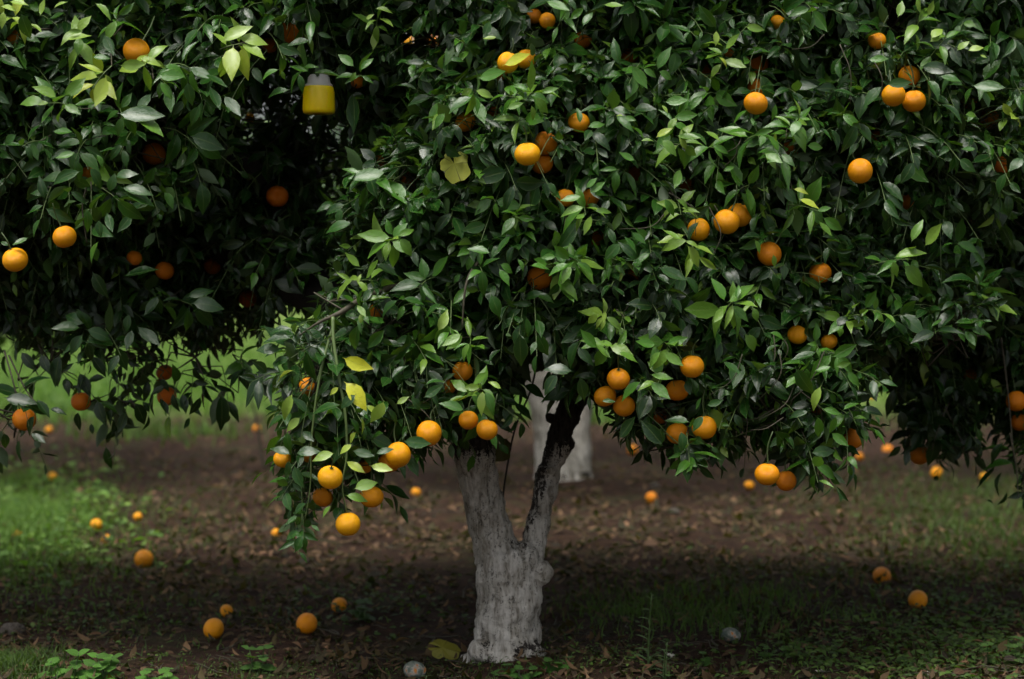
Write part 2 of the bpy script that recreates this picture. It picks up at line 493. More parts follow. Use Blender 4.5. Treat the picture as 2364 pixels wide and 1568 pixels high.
def shoots(P, D, L, n, scale, tint, out, droop=0.35, spread=1.0, sag=.55):
    """K shoots of up to n leaves each. returns leaf dict + twig polylines"""
    K = len(P)
    D = nrm(D)
    j = np.arange(n)
    t = 0.22 + 0.78 * (j + 0.5) / n
    t = np.clip(t[None] + rng.normal(0, 0.03, (K, n)), 0.12, 1.0)
    down = np.array([0, 0, -1.0])
    def curve(tt):
        return P[:, None] + D[:, None] * (L[:, None] * tt)[..., None] + down * (droop * L[:, None] * tt ** 2)[..., None]
    C = curve(t)
    tan = nrm(D[:, None] + down * (2 * droop * t)[..., None])
    ref = np.where(np.abs(tan[..., 2:3]) > 0.9, np.array([1.0, 0, 0]), np.array([0, 0, 1.0]))
    a = nrm(np.cross(tan, ref)); b = np.cross(tan, a)
    az = rng.uniform(0, 6.28, (K, 1)) + j[None] * 2.4 + rng.normal(0, 0.35, (K, n))
    rad = a * np.cos(az)[..., None] + b * np.sin(az)[..., None]
    al = np.radians(np.interp(t, [0.1, 1.0], [82, 34])) * spread + rng.normal(0, 0.18, (K, n))
    ld = tan * np.cos(al)[..., None] + rad * np.sin(al)[..., None]
    ld = ld + down * rng.uniform(0.0, sag, (K, n))[..., None]
    ld = nrm(ld)
    # blades turn their faces up and outwards to the light
    face = np.array([0, 0, 1.0]) * 0.75 + out[:, None] * 0.55 + tan * 0.35 + rng.normal(0, 0.42, (K, n, 3))
    Rm = basis(ld, face)
    size = scale[:, None] * np.interp(t, [0.1, 0.7, 1.0], [1.05, 1.0, 0.72]) * rng.uniform(0.6, 1.22, (K, n))
    lt = tint[:, None] + rng.normal(0, 0.06, (K, n)) + np.where(t > 0.85, 0.06, 0.0)
    rep = lambda x: x.reshape((K * n,) + x.shape[2:])
    tw = curve(np.linspace(0, 1, 4)[None].repeat(K, 0))
    return dict(p=rep(C), R=rep(Rm), s=rep(size), t=np.clip(rep(lt), 0, 1.3), v=rng.integers(0, 8, K * n), k=np.repeat(np.arange(K), n)), tw

def cat(ds):
    out = {k: np.concatenate([d[k] for d in ds]) for k in ds[0] if k != 'k'}
    return out

def leaf_world(L, sub=None):
    sl = slice(None) if sub is None else sub
    V = LVA[L['v'][sl]]
    return np.einsum('nij,nkj->nki', L['R'][sl], V * L['s'][sl][:, None, None]) + L['p'][sl][:, None]

def leaf_mass(name, L, base, mat=None):
    V = leaf_world(L) - np.asarray(base)
    N = len(V)
    T = (LT[None] + (np.arange(N) * 17)[:, None, None]).reshape(-1, 3)
    uv = np.tile(LUV, (N, 1))
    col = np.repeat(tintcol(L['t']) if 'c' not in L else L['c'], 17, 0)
    return tri_mesh(name, V.reshape(-1, 3), T, uv, col, mat or M_LEAF)

def twig_mesh(name, polys, r0, r1, base, mat):
    """polys (K,m,3) thin 3-sided tubes, vectorised"""
    Pl = np.asarray(polys) - np.asarray(base)
    K, m, _ = Pl.shape
    tan = nrm(np.gradient(Pl, axis=1))
    a = nrm(np.cross(tan, np.array([0.31, 0.77, 0.2]))); b = np.cross(tan, a)
    th = np.array([0, 2.094, 4.189])
    rr = np.linspace(0, 1, m)
    rr = (r0[:, None] * (1 - rr) + r1[:, None] * rr)
    V = Pl[:, :, None] + rr[:, :, None, None] * (np.cos(th)[:, None] * a[:, :, None] + np.sin(th)[:, None] * b[:, :, None])
    T = []
    for i in range(m - 1):
        for j in range(3):
            k = (j + 1) % 3
            T += [(i * 3 + j, i * 3 + k, i * 3 + 3 + k), (i * 3 + j, i * 3 + 3 + k, i * 3 + 3 + j)]
    T = (np.array(T)[None] + (np.arange(K) * 3 * m)[:, None, None]).reshape(-1, 3)
    return tri_mesh(name, V.reshape(-1, 3), T, mat=mat)

# ------------------------------------------------------------------ the oranges (positions needed before the leaves)
# x, y, radius in photo px (2363 wide), distance, clear factor, yellowness (lit fruit painted brighter, shaded fruit deeper and darker), label
G_L, G_M, G_R, G_B, G_F = 'oranges on the leftmost tree', 'oranges on the central tree', 'oranges on the rightmost tree', 'oranges on the back tree', 'fallen oranges on the ground'
HANG = [
 (35,600,30,5.35,1.1,.75,'bright orange touching the left picture edge at mid height',G_L),
 (149,547,28,5.40,1.1,.65,'bright round orange beside a leafy shoot near left picture edge',G_L),
 (315,119,30,5.45,.55,.55,'orange behind pale young leaves in the upper left corner foliage',G_L),
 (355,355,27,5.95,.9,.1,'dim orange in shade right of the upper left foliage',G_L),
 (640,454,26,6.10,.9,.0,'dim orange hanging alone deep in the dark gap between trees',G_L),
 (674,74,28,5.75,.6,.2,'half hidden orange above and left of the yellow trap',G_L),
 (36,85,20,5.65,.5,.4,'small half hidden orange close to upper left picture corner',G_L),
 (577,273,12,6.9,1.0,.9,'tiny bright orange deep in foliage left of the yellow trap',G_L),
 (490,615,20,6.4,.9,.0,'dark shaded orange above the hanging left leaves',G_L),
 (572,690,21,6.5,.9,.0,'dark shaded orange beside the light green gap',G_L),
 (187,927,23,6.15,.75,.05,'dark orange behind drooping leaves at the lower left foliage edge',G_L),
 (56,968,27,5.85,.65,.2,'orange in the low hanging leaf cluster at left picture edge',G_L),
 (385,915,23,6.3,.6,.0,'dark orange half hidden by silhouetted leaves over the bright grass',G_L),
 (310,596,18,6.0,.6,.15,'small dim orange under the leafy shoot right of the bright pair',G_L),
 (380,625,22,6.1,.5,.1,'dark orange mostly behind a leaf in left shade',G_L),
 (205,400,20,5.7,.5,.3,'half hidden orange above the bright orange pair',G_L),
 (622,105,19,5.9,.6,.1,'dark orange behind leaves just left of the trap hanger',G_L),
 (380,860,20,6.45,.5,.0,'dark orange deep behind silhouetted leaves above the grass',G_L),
 (1172,145,25,5.45,1.0,.9,'yellow orange with a yellow leaf across it near top centre',G_M),
 (1214,137,23,5.50,.7,.8,'orange right behind the yellow leaf near top centre',G_M),
 (1150,172,20,5.62,.5,.3,'hidden orange under the yellow leaf near top centre',G_M),
 (1263,48,19,5.5,.8,.5,'small orange at top centre below the picture edge',G_M),
 (1233,38,18,5.6,.6,.3,'dim orange touching another at top centre below the edge',G_M),
 (1346,92,21,5.6,.6,.2,'dim orange between upright leaves near the top edge',G_M),
 (1450,132,22,5.65,.6,.2,'shaded orange below the dark branch near top',G_M),
 (1074,282,24,5.5,.8,.5,'oval orange behind a drooping leaf left of the triple cluster',G_M),
 (1138,258,17,5.65,.6,.1,'dark partly hidden orange above the triple cluster',G_M),
 (1217,356,30,5.30,1.15,.95,'brightest front orange of the triple cluster in upper centre',G_M),
 (1257,331,29,5.42,.8,.3,'darker upper orange of the triple cluster in upper centre',G_M),
 (1251,379,25,5.45,.8,.25,'darker lower orange of the triple cluster in upper centre',G_M),
 (1336,283,25,5.42,.7,.6,'orange with a leaf hanging over it right of the triple cluster',G_M),
 (1305,457,22,5.42,.6,.5,'orange at left behind the fresh leaf rosette in mid canopy',G_M),
 (1360,457,22,5.45,.5,.35,'orange at right behind the fresh leaf rosette in mid canopy',G_M),
 (1378,546,26,5.55,.55,.2,'shaded orange under the fresh leaf rosette in mid canopy',G_M),
 (1467,400,23,5.6,.55,.15,'dim orange behind upright leaves in mid canopy',G_M),
 (1585,425,24,5.65,.5,.1,'dim orange behind dry twigs in mid canopy',G_M),
 (1612,530,27,5.42,.85,.75,'bright orange left of the touching pair in mid canopy',G_M),
 (1677,512,30,5.38,.85,.65,'front orange of the touching pair with a dark leaf across',G_M),
 (1706,497,29,5.46,.7,.55,'rear orange of the touching pair with a dark leaf across',G_M),
 (1744,239,28,5.42,.9,.5,'round orange with a small leaf on it in upper right canopy',G_M),
 (1745,203,22,5.55,.6,.2,'dim orange just above the round leaf-touched orange',G_M),
 (1630,165,23,5.62,.5,.15,'dim orange behind curled leaves in upper right canopy',G_M),
 (1745,147,28,5.6,.55,.15,'dim large orange behind a twig in upper right canopy',G_M),
 (1683,125,20,5.62,.5,.25,'small shaded orange beside a pale curled leaf near top',G_M),
 (1795,52,18,5.55,.55,.7,'orange sliver at top edge right of the yellowish leaf',G_M),
 (1775,586,28,5.45,.7,.3,'orange with small leaves over it below the touching pair',G_M),
 (1893,630,26,5.5,.7,.3,'shaded orange with a twig across at right mid canopy',G_M),
 (1826,342,20,5.6,.5,.15,'dim orange inside the fresh rosettes at upper right',G_M),
 (1985,395,29,5.40,1.1,.55,'single round orange hanging clear in right canopy',G_M),
 (2062,220,28,5.42,1.05,.65,'left orange of the upper right cluster hanging in front',G_M),
 (2109,234,28,5.47,.9,.5,'lower right orange of the upper right cluster',G_M),
 (2098,176,25,5.5,.75,.55,'upper orange of the upper right cluster behind a leaf',G_M),
 (2024,94,21,5.5,.7,.5,'small orange under the twig left of the upper right cluster',G_M),
 (2022,312,24,5.65,.45,.2,'hidden dim orange below the upper right cluster',G_M),
 (2092,462,24,5.65,.5,.2,'dim orange in dark leaves right of the single round orange',G_M),
 (1840,773,23,5.45,.8,.65,'orange crossed by thin twigs at lower right canopy',G_M),
 (1913,789,20,5.5,.75,.6,'small orange peeping over a large leaf at lower right canopy',G_M),
 (1597,846,28,5.38,.9,.55,'bright upper orange right of the lower centre rosettes',G_M),
 (1563,901,27,5.45,.75,.35,'darker orange below a large leaf in lower right centre',G_M),
 (1427,875,27,5.40,.9,.45,'top orange of the cluster of three by the right limb',G_M),
 (1396,915,26,5.42,.85,.5,'left orange of the cluster of three by the right limb',G_M),
 (1440,937,26,5.44,.8,.45,'bottom orange of the cluster of three by the right limb',G_M),
 (1625,987,29,5.40,.85,.6,'right orange of the low hanging pair in lower right centre',G_M),
 (1563,1000,27,5.46,.8,.4,'left orange of the low hanging pair in lower right centre',G_M),
 (1523,962,18,5.6,.6,.15,'small dark orange left above the low hanging pair',G_M),
 (1770,1095,29,5.35,1.1,.5,'low round orange with a dark speck hanging clear at right',G_M),
 (1814,1110,24,5.48,.7,.2,'dark orange behind a leaf beside the speckled low orange',G_M),
 (1968,1012,25,5.6,.7,.25,'low orange under dark leaves at the canopy right edge',G_M),
 (1886,946,23,5.6,.5,.15,'dim orange behind a pale curled leaf at lower right',G_M),
 (1245,641,29,5.50,.7,.2,'dim orange behind a leaf above the trunk fork',G_M),
 (1457,640,20,5.6,.6,.1,'small dim orange in the dark middle of the canopy',G_M),
 (1067,857,24,5.50,.65,.45,'upper orange behind the bright shoot left of the limb',G_M),
 (1033,892,20,5.55,.6,.4,'small orange behind the bright shoot left of the limb',G_M),
 (1081,970,23,5.42,.9,.55,'left orange of the pair hanging before the dark left limb',G_M),
 (1124,992,25,5.38,1.0,.6,'right orange of the pair hanging before the dark left limb',G_M),
 (990,1000,30,5.36,1.0,.65,'large orange at the left side of the dark limb',G_M),
 (919,1050,30,5.34,1.05,.75,'front orange of the overlapping pair on hanging branch',G_M),
 (898,1068,26,5.44,.8,.5,'rear orange of the overlapping pair on hanging branch',G_M),
 (762,1102,29,5.28,1.1,1.0,'brightest yellow orange in the middle of hanging branch',G_M),
 (803,1210,29,5.30,1.1,.95,'lowest orange dangling alone under the hanging branch',G_M),
 (857,1147,28,5.38,.85,.6,'orange under a pale leaf at right of hanging branch',G_M),
 (652,1060,22,5.42,.7,.8,'orange at the left fringe of the hanging branch',G_M),
 (713,1052,17,5.5,.6,.5,'small hidden orange above the brightest one on hanging branch',G_M),
 (843,1077,17,5.46,.6,.6,'small orange behind a yellow leaf on hanging branch',G_M),
 (712,893,23,5.5,.6,.4,'orange behind narrow leaves at top of hanging branch',G_M),
 (745,1148,24,5.44,.55,.35,'dark orange below the brightest one on hanging branch',G_M),
 (868,722,20,5.6,.5,.25,'hidden orange beside the twig where the hanging branch starts',G_M),
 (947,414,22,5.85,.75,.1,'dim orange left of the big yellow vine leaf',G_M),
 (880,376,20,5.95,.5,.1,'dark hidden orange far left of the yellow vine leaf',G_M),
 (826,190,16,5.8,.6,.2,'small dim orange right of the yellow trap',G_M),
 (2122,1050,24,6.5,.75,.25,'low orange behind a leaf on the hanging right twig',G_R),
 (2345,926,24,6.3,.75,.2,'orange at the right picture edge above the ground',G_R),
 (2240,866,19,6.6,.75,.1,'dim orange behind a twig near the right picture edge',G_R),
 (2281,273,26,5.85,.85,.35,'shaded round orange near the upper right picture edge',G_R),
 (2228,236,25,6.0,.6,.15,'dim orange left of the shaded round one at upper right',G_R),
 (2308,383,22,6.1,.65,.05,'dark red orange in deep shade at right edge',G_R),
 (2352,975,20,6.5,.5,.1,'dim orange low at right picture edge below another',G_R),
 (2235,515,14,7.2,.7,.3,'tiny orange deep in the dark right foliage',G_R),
 (2165,790,16,7.0,.6,.3,'tiny orange beside the glossy drooping right shoot',G_R),
 (940,96,15,10.5,.9,.9,'small blurred yellow orange seen through the top gap',G_B),
 (1000,97,16,10.6,.8,.3,'small blurred deep orange seen through the top gap',G_B),
]
FALL = [
 (332,1280,22,.5,'fallen orange alone on dark litter left of the hanging branch'),
 (222,1207,14,.8,'left upper fallen orange of a close pair at left'),
 (246,1229,12,.8,'right lower fallen orange of a close pair at left'),
 (318,1185,10,.7,'small fallen orange half in grass above the close pair'),
 (122,1100,11,.8,'small fallen orange at the edge of bright grass on the left'),
 (40,1232,10,.5,'small fallen orange sunk in bright grass at left edge'),
 (493,1442,25,.6,'large fallen orange with a dry leaf against it at lower left'),
 (523,1407,13,.6,'small fallen orange peeping behind the large one lower left'),
 (708,1438,25,.4,'large fallen orange behind a grass stem left of the trunk'),
 (783,1389,18,.5,'fallen orange half behind weeds left of the trunk'),
 (637,1236,10,.6,'small fallen orange beside the tip of hanging branch'),
 (660,1570,16,.6,'fallen orange cut off by the bottom picture edge'),
 (113,997,9,.7,'tiny far fallen orange at left near the grass'),
 (592,988,9,.5,'tiny far fallen orange beside the thin dry stem'),
 (960,1133,12,.6,'small fallen orange between hanging branch and trunk'),
 (1503,1133,15,.3,'deep orange fallen fruit right of the back trunk'),
 (1460,1036,14,.4,'blurred fallen orange far behind at right of back trunk'),
 (1729,1120,12,.6,'fallen orange left of the speckled low orange'),
 (2048,1023,15,.3,'blurred deep orange fallen fruit under the right canopy'),
 (1983,1048,11,.4,'small blurred fallen orange under the right canopy'),
 (2010,908,13,.4,'farthest blurred fallen orange under the dark right gap'),
 (2161,1095,15,.6,'fallen orange under the hanging right twig'),
 (2270,1094,10,.9,'small yellow fallen orange near the right edge'),
 (2035,1330,21,.35,'round fallen orange on litter at lower right'),
 (2118,1391,23,.5,'fallen orange with a blade across at lower right'),
]

HANG = [(x, y, r, d + (.05 if cf < .9 and d < 6 else 0), cf if cf >= .9 else max(.2, cf * 1.25 - .4), ye, lb, g) for (x, y, r, d, cf, ye, lb, g) in HANG]
# ------------------------------------------------------------------ crown regions in the photo (where shoots may end)
POLY_MAIN = [(560,-2500),(2620,-2500),(2560,300),(2330,620),(2290,790),(2150,800),(2040,790),(2005,890),(2010,1000),(1985,1040),(1930,1075),(1880,1150),(1830,1130),(1790,1040),(1700,1000),(1640,1085),(1590,1095),(1500,1040),(1455,1000),(1400,960),(1380,900),(1290,900),(1250,820),(1205,850),(1175,960),(1150,1010),(1040,1010),(1000,990),(960,1035),(905,1095),(870,1130),(790,1175),(745,1165),(715,1275),(655,1265),(645,1150),(630,1050),(660,960),(600,810),(620,750),(760,740),(780,640),(770,540),(800,420),(860,330),(800,260),(640,190)]
POLY_LEFT = [(-2500,-2500),(700,-2500),(660,120),(600,230),(440,300),(380,420),(350,520),(430,560),(580,600),(600,650),(530,700),(520,770),(560,830),(640,880),(560,900),(530,985),(500,960),(440,940),(340,990),(220,1000),(170,970),(150,850),(110,850),(120,1020),(60,1060),(0,1060),(-2500,1100)]
POLY_LEFT_UP = [(-2500,-2500),(700,-2500),(660,120),(600,230),(440,300),(400,330),(720,330),(770,520),(760,660),(690,690),(600,780),(540,790),(420,790),(200,800),(-2500,800)]
POLY_RIGHT = [(2050,-2500),(5000,-2500),(5000,1200),(2340,1190),(2320,1000),(2290,950),(2240,1040),(2210,1060),(2120,1070),(2090,960),(2060,900),(2000,850),(2020,700),(2200,500)]

def lobe_shoots(lobes, dens, poly, tint_mu, front_only=False):
    P, D, L, SC, TI, OUT, CEN = [], [], [], [], [], [], []
    for (x, y, d, rx, ry, rz, tmu) in lobes:
        c = at(x, y, d)
        n = int(dens * (rx * rz + rx * ry + ry * rz) / 3 * 12.5)
        u = nrm(rng.normal(0, 1, (n, 3)))
        u = u[(u[:, 1] < 0.55)] if front_only else u
        k = rng.uniform(0.55, 1.0, len(u)) ** 0.6
        rr = np.array([rx, ry, rz])
        base = c + u * rr * k[:, None] * 0.80
        out = nrm(u / rr)
        dr = out + rng.normal(0, 0.45, u.shape) + np.array([0, 0, 0.15])
        tip = base + nrm(dr) * 0.13 + np.array([0, 0, -0.05])
        if poly is not None:
            px, py, _ = proj(tip); ok = inpoly(px, py, poly)
            px, py, _ = proj(base); ok &= inpoly(px, py, poly)
        else: ok = np.ones(len(u), bool)
        P.append(base[ok]); D.append(dr[ok]); OUT.append(out[ok]); m = ok.sum()
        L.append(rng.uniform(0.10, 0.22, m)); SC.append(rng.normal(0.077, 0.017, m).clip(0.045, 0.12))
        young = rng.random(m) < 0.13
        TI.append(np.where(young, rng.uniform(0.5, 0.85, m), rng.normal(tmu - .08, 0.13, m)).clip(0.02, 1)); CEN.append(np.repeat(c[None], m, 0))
    return [np.concatenate(a) for a in (P, D, L, SC, TI, OUT, CEN)]

def volume_shoots(n, cen, rad, poly, zmin, hollow=0.0, keep=None):
    cen = np.array(cen, float); rad = np.array(rad, float)
    u = nrm(rng.normal(0, 1, (n, 3))); k = rng.uniform(hollow ** 3, 1, n) ** (1 / 3)
    base = cen + u * rad * k[:, None]
    out = nrm(u / rad)
    dr = out + rng.normal(0, 0.5, u.shape)
    ok = base[:, 2] > zmin
    px, py, _ = proj(base + nrm(dr) * 0.12 + np.array([0, 0, -0.05]))
    if poly is not None: ok &= inpoly(px, py, poly)
    if keep is not None: ok &= keep(base, px, py)
    m = ok.sum()
    return [base[ok], dr[ok], rng.uniform(0.12, 0.24, m), rng.normal(0.09, 0.012, m), rng.normal(0.15, 0.1, m).clip(0, 1), out[ok], np.repeat(cen[None], m, 0) * 0 + base[ok] - out[ok] * 0.25]

def hero_shoots(rows):
    """px, py, distance, direction (x right, y away, z up), length, leaf length, tint"""
    P = np.array([at(r[0], r[1], r[2]) for r in rows]); D = np.array([r[3] for r in rows], float)
    L = np.array([r[4] for r in rows]); SC = np.array([r[5] for r in rows]); TI = np.array([r[6] for r in rows])
    P = P - nrm(D) * (L * 0.75)[:, None]
    OUT = np.repeat(np.array([[0, -0.9, 0.4]]), len(P), 0)
    CEN = P + np.array([0, 0.25, 0.03])
    return [P, D, L, SC, TI, OUT, CEN]

HERO_M = [
 (900,545,5.30,(-.1,-.8,.1),.14,.105,.80),(1095,212,5.38,(0,-.7,.2),.14,.085,.62),(1225,205,5.32,(.1,-.8,.2),.16,.088,.78),(1180,215,5.36,(-.5,-.6,.2),.12,.08,.72),
 (1330,590,5.30,(.1,-.9,.1),.14,.085,.74),(1275,600,5.36,(-.3,-.7,.1),.12,.085,.66),(1350,478,5.28,(0,-.8,-.1),.14,.088,.76),(1690,690,5.28,(0,-.8,.2),.13,.10,.80),
 (1835,275,5.32,(.1,-.7,.4),.16,.085,.70),(1800,345,5.32,(-.2,-.8,.2),.15,.09,.68),(1560,262,5.34,(.1,-.7,.4),.15,.088,.72),(1575,320,5.32,(.2,-.8,.2),.15,.088,.82),
 (1400,795,5.30,(-.2,-.8,0),.13,.085,.80),(1545,790,5.30,(.1,-.8,0),.15,.09,.78),(1520,872,5.32,(-.2,-.8,-.1),.13,.09,.76),(1085,790,5.34,(0,-.8,-.1),.13,.085,.80),
 (1112,888,5.30,(.1,-.8,.2),.15,.085,.86),(1080,905,5.33,(-.2,-.7,0),.12,.08,.76),(2085,588,5.40,(.5,-.6,.2),.16,.10,.76),(2225,735,5.55,(.7,-.5,-.2),.22,.08,.62),(2225,560,5.6,(.3,-.7,0),.14,.09,.55),
 (1930,808,5.38,(.1,-.7,.1),.13,.095,.74),(1955,945,5.42,(.3,-.7,-.1),.16,.09,.72),(1600,565,5.30,(.2,-.6,-.4),.12,.10,.92),(1570,480,5.34,(0,-.7,-.2),.1,.09,.86),
 (820,640,5.42,(-.5,-.6,.1),.12,.085,.84),(835,705,5.40,(.1,-.7,-.2),.10,.08,.76),(700,150,5.55,(-.2,-.7,.2),.14,.085,.70),(830,165,5.55,(.2,-.7,.1),.14,.085,.66),(870,40,5.55,(.1,-.7,.3),.14,.07,.85),
 (2170,90,5.45,(.2,-.6,.5),.18,.09,.74),(2120,40,5.45,(.1,-.6,.6),.18,.09,.80),(2270,180,5.55,(.4,-.6,.2),.18,.085,.66),(1840,270,5.3,(.2,-.6,.5),.12,.08,.78),
 (1670,110,5.42,(0,-.6,.5),.14,.075,.88),(1480,150,5.42,(.1,-.7,.3),.15,.09,.66),(1300,25,5.42,(.2,-.6,.5),.16,.09,.72),(1500,560,5.40,(0,-.8,-.2),.15,.095,.55),(1010,420,5.5,(-.4,-.7,.1),.15,.11,.55),
 (860,410,5.5,(-.7,-.5,0),.12,.125,.62),(1040,740,5.4,(0,-.6,-.5),.12,.09,.72),(1395,725,5.35,(0,-.7,.1),.08,.07,.92),(1240,330,5.5,(0,-.7,.3),.12,.08,.66),(1640,330,5.4,(.1,-.8,.1),.15,.09,.66),
 (1720,420,5.4,(.1,-.7,.2),.15,.095,.62),(1870,470,5.38,(.3,-.7,0),.16,.09,.70),(1430,380,5.4,(-.2,-.8,.1),.15,.09,.6),(1590,1050,5.36,(0,-.6,-.5),.12,.085,.66),(1880,1075,5.38,(.1,-.6,-.5),.15,.085,.62),
 (1140,450,5.4,(.1,-.8,0),.15,.10,.60),(980,640,5.4,(-.2,-.8,0),.15,.10,.5),(1110,610,5.38,(.1,-.8,0),.15,.095,.58),(1190,490,5.36,(.2,-.8,.1),.15,.09,.66),(1750,300,5.34,(.2,-.8,.2),.15,.09,.72)]
HERO_H = [  # the hanging branch: drooping shoots, some leaves chlorotic yellow
 (700,790,5.34,(-.7,-.4,-.1),.16,.105,.30),(660,800,5.36,(-.8,-.3,-.2),.14,.105,.22),(770,880,5.30,(.1,-.4,-.9),.16,.10,.30),(700,960,5.32,(-.2,-.4,-.9),.16,.10,.35),
 (830,1000,5.30,(.3,-.5,-.7),.14,.095,.32),(690,1040,5.30,(-.4,-.5,-.3),.14,.10,.35),(850,990,5.36,(.6,-.4,-.3),.14,.09,.4),(780,1010,5.30,(.1,-.6,-.6),.12,.09,.42),
 (660,1120,5.32,(-.4,-.5,-.4),.10,.07,.5),(700,1200,5.32,(.1,-.3,-1),.14,.075,.42),(690,1240,5.32,(-.1,-.3,-1),.10,.08,.45),(830,1110,5.32,(.3,-.6,-.4),.10,.085,.5),
 (880,900,5.38,(.4,-.6,-.3),.15,.09,.35),(940,960,5.38,(.3,-.6,-.5),.15,.09,.3),(900,830,5.40,(.1,-.7,-.4),.15,.095,.33),(740,830,5.36,(-.2,-.6,-.6),.15,.10,.35),(960,860,5.42,(.2,-.7,-.3),.15,.09,.38),
 (1000,930,5.42,(.2,-.6,-.5),.13,.09,.3),(820,940,5.34,(.3,-.6,-.5),.13,.09,.36)]
HERO_L = [
 (555,92,5.40,(.75,-.5,.25),.11,.11,1.0),(225,178,5.36,(-.3,-.6,-.4),.10,.095,1.04),(340,135,5.36,(.5,-.6,.2),.10,.095,.92),(130,225,5.38,(-.4,-.7,.2),.14,.095,.76),(180,70,5.38,(.1,-.6,.5),.14,.095,.84),
 (25,30,5.36,(-.4,-.6,.3),.12,.10,1.0),(270,30,5.42,(.2,-.6,.4),.14,.095,.72),(430,140,5.46,(.4,-.6,0),.14,.095,.56),(460,200,5.5,(.3,-.6,-.4),.14,.10,.40),(290,465,5.45,(.6,-.5,-.3),.16,.10,.42),
 (210,520,5.42,(.1,-.5,-.8),.16,.10,.40),(200,780,5.75,(.0,-.7,-.2),.16,.10,.36),(270,790,5.75,(.4,-.6,-.3),.14,.10,.34),(440,690,5.85,(.6,-.6,0),.16,.105,.34),(380,180,5.42,(.3,-.7,-.1),.14,.09,.62),
 (60,320,5.42,(-.1,-.7,0),.14,.09,.46),(180,340,5.42,(0,-.7,-.2),.14,.09,.5),(280,250,5.42,(.2,-.7,-.1),.14,.09,.52),(160,420,5.42,(.1,-.7,-.3),.14,.09,.44),(60,940,5.75,(.3,-.5,-.5),.16,.10,.25),(100,470,5.42,(0,-.7,-.4),.14,.09,.4)]
HERO_R = [
 (2330,255,5.55,(.4,-.6,.3),.16,.10,.86),(2300,60,5.7,(.2,-.6,.4),.16,.10,.66),(2180,700,6.2,(-.2,-.7,-.2),.14,.10,.45),(2200,850,6.2,(0,-.6,-.5),.16,.10,.35),(2270,330,5.8,(.1,-.7,-.1),.14,.09,.55),
 (2170,980,6.4,(.1,-.4,-.9),.16,.10,.20),(2130,1000,6.4,(-.1,-.4,-.9),.14,.10,.20),(2350,140,5.7,(.1,-.7,.2),.16,.09,.6)]

def row(xs, y, d, r, t, jit=40):
    return [(x + rng.uniform(-jit, jit), y + rng.uniform(-jit, jit), d + .05 + r + rng.uniform(-.08, .2), r * rng.uniform(.9, 1.15), r, r * rng.uniform(.8, 1.0), t) for x in xs]
LOB_M = (row([760, 1000, 1250, 1500, 1760, 2010, 2260], -420, 5.6, .36, .35) + row([720, 960, 1200, 1450, 1700, 1950, 2200], -160, 5.50, .34, .38)
 + row([720, 900], 90, 5.62, .26, .32, 20) + row([1120, 1330, 1550, 1780, 2000, 2200], 80, 5.42, .28, .38)
 + row([1130, 1330, 1540, 1760, 1960, 2160], 290, 5.40, .27, .38) + row([1000], 330, 5.75, .22, .22)
 + row([980, 1180, 1400, 1600, 1820], 500, 5.40, .27, .36) + row([2030], 500, 5.55, .25, .3) + row([900, 1080, 1290, 1500, 1710, 1910], 650, 5.42, .25, .33) + row([2110], 650, 5.62, .25, .28)
 + row([900, 1090, 1370, 1560, 1760, 1940, 2200], 800, 5.42, .22, .33, 25) + row([1060], 880, 5.44, .14, .35, 10) + row([1500, 1640, 1800, 1930], 930, 5.42, .19, .33, 20)
 + row([1590, 1860], 1030, 5.40, .12, .35, 10) + row([740, 860, 960], 850, 5.38, .13, .32, 10) + row([700, 820], 1000, 5.34, .12, .34, 10) + row([690, 800], 1100, 5.33, .09, .38, 8) + row([690], 1210, 5.32, .06, .4, 4))
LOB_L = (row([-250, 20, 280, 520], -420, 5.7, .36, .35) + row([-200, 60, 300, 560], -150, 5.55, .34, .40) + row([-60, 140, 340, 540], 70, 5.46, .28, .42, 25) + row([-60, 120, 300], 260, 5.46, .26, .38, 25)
 + row([-60, 110, 240], 440, 5.85, .24, .18, 25) + row([-40, 130, 250], 620, 6.08, .24, .08, 25) + row([650, 715], 600, 5.95, .1, .04, 8) + row([560, 640], 540, 6.0, .1, .04, 8) + row([470], 260, 5.95, .2, .15, 10) + row([420, 520, 620], 430, 6.15, .22, .05, 15) + row([440, 540, 600], 560, 6.3, .2, .04, 12)  # lowest tints put the shade of the hollow into the leaf colour
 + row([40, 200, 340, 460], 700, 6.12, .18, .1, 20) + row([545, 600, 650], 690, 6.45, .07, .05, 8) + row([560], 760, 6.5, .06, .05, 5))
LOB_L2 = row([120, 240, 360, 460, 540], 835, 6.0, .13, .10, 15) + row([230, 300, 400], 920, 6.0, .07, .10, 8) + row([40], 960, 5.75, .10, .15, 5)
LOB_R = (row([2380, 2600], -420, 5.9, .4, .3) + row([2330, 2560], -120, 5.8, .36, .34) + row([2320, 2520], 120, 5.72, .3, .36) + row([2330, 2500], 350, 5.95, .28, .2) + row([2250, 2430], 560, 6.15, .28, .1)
 + row([2150, 2330, 2500], 720, 6.3, .28, .1) + row([2120, 2260, 2400], 880, 6.4, .22, .1, 15) + row([2150, 2380], 1000, 6.35, .12, .14, 10) + row([2360], 1110, 6.2, .1, .14, 5))

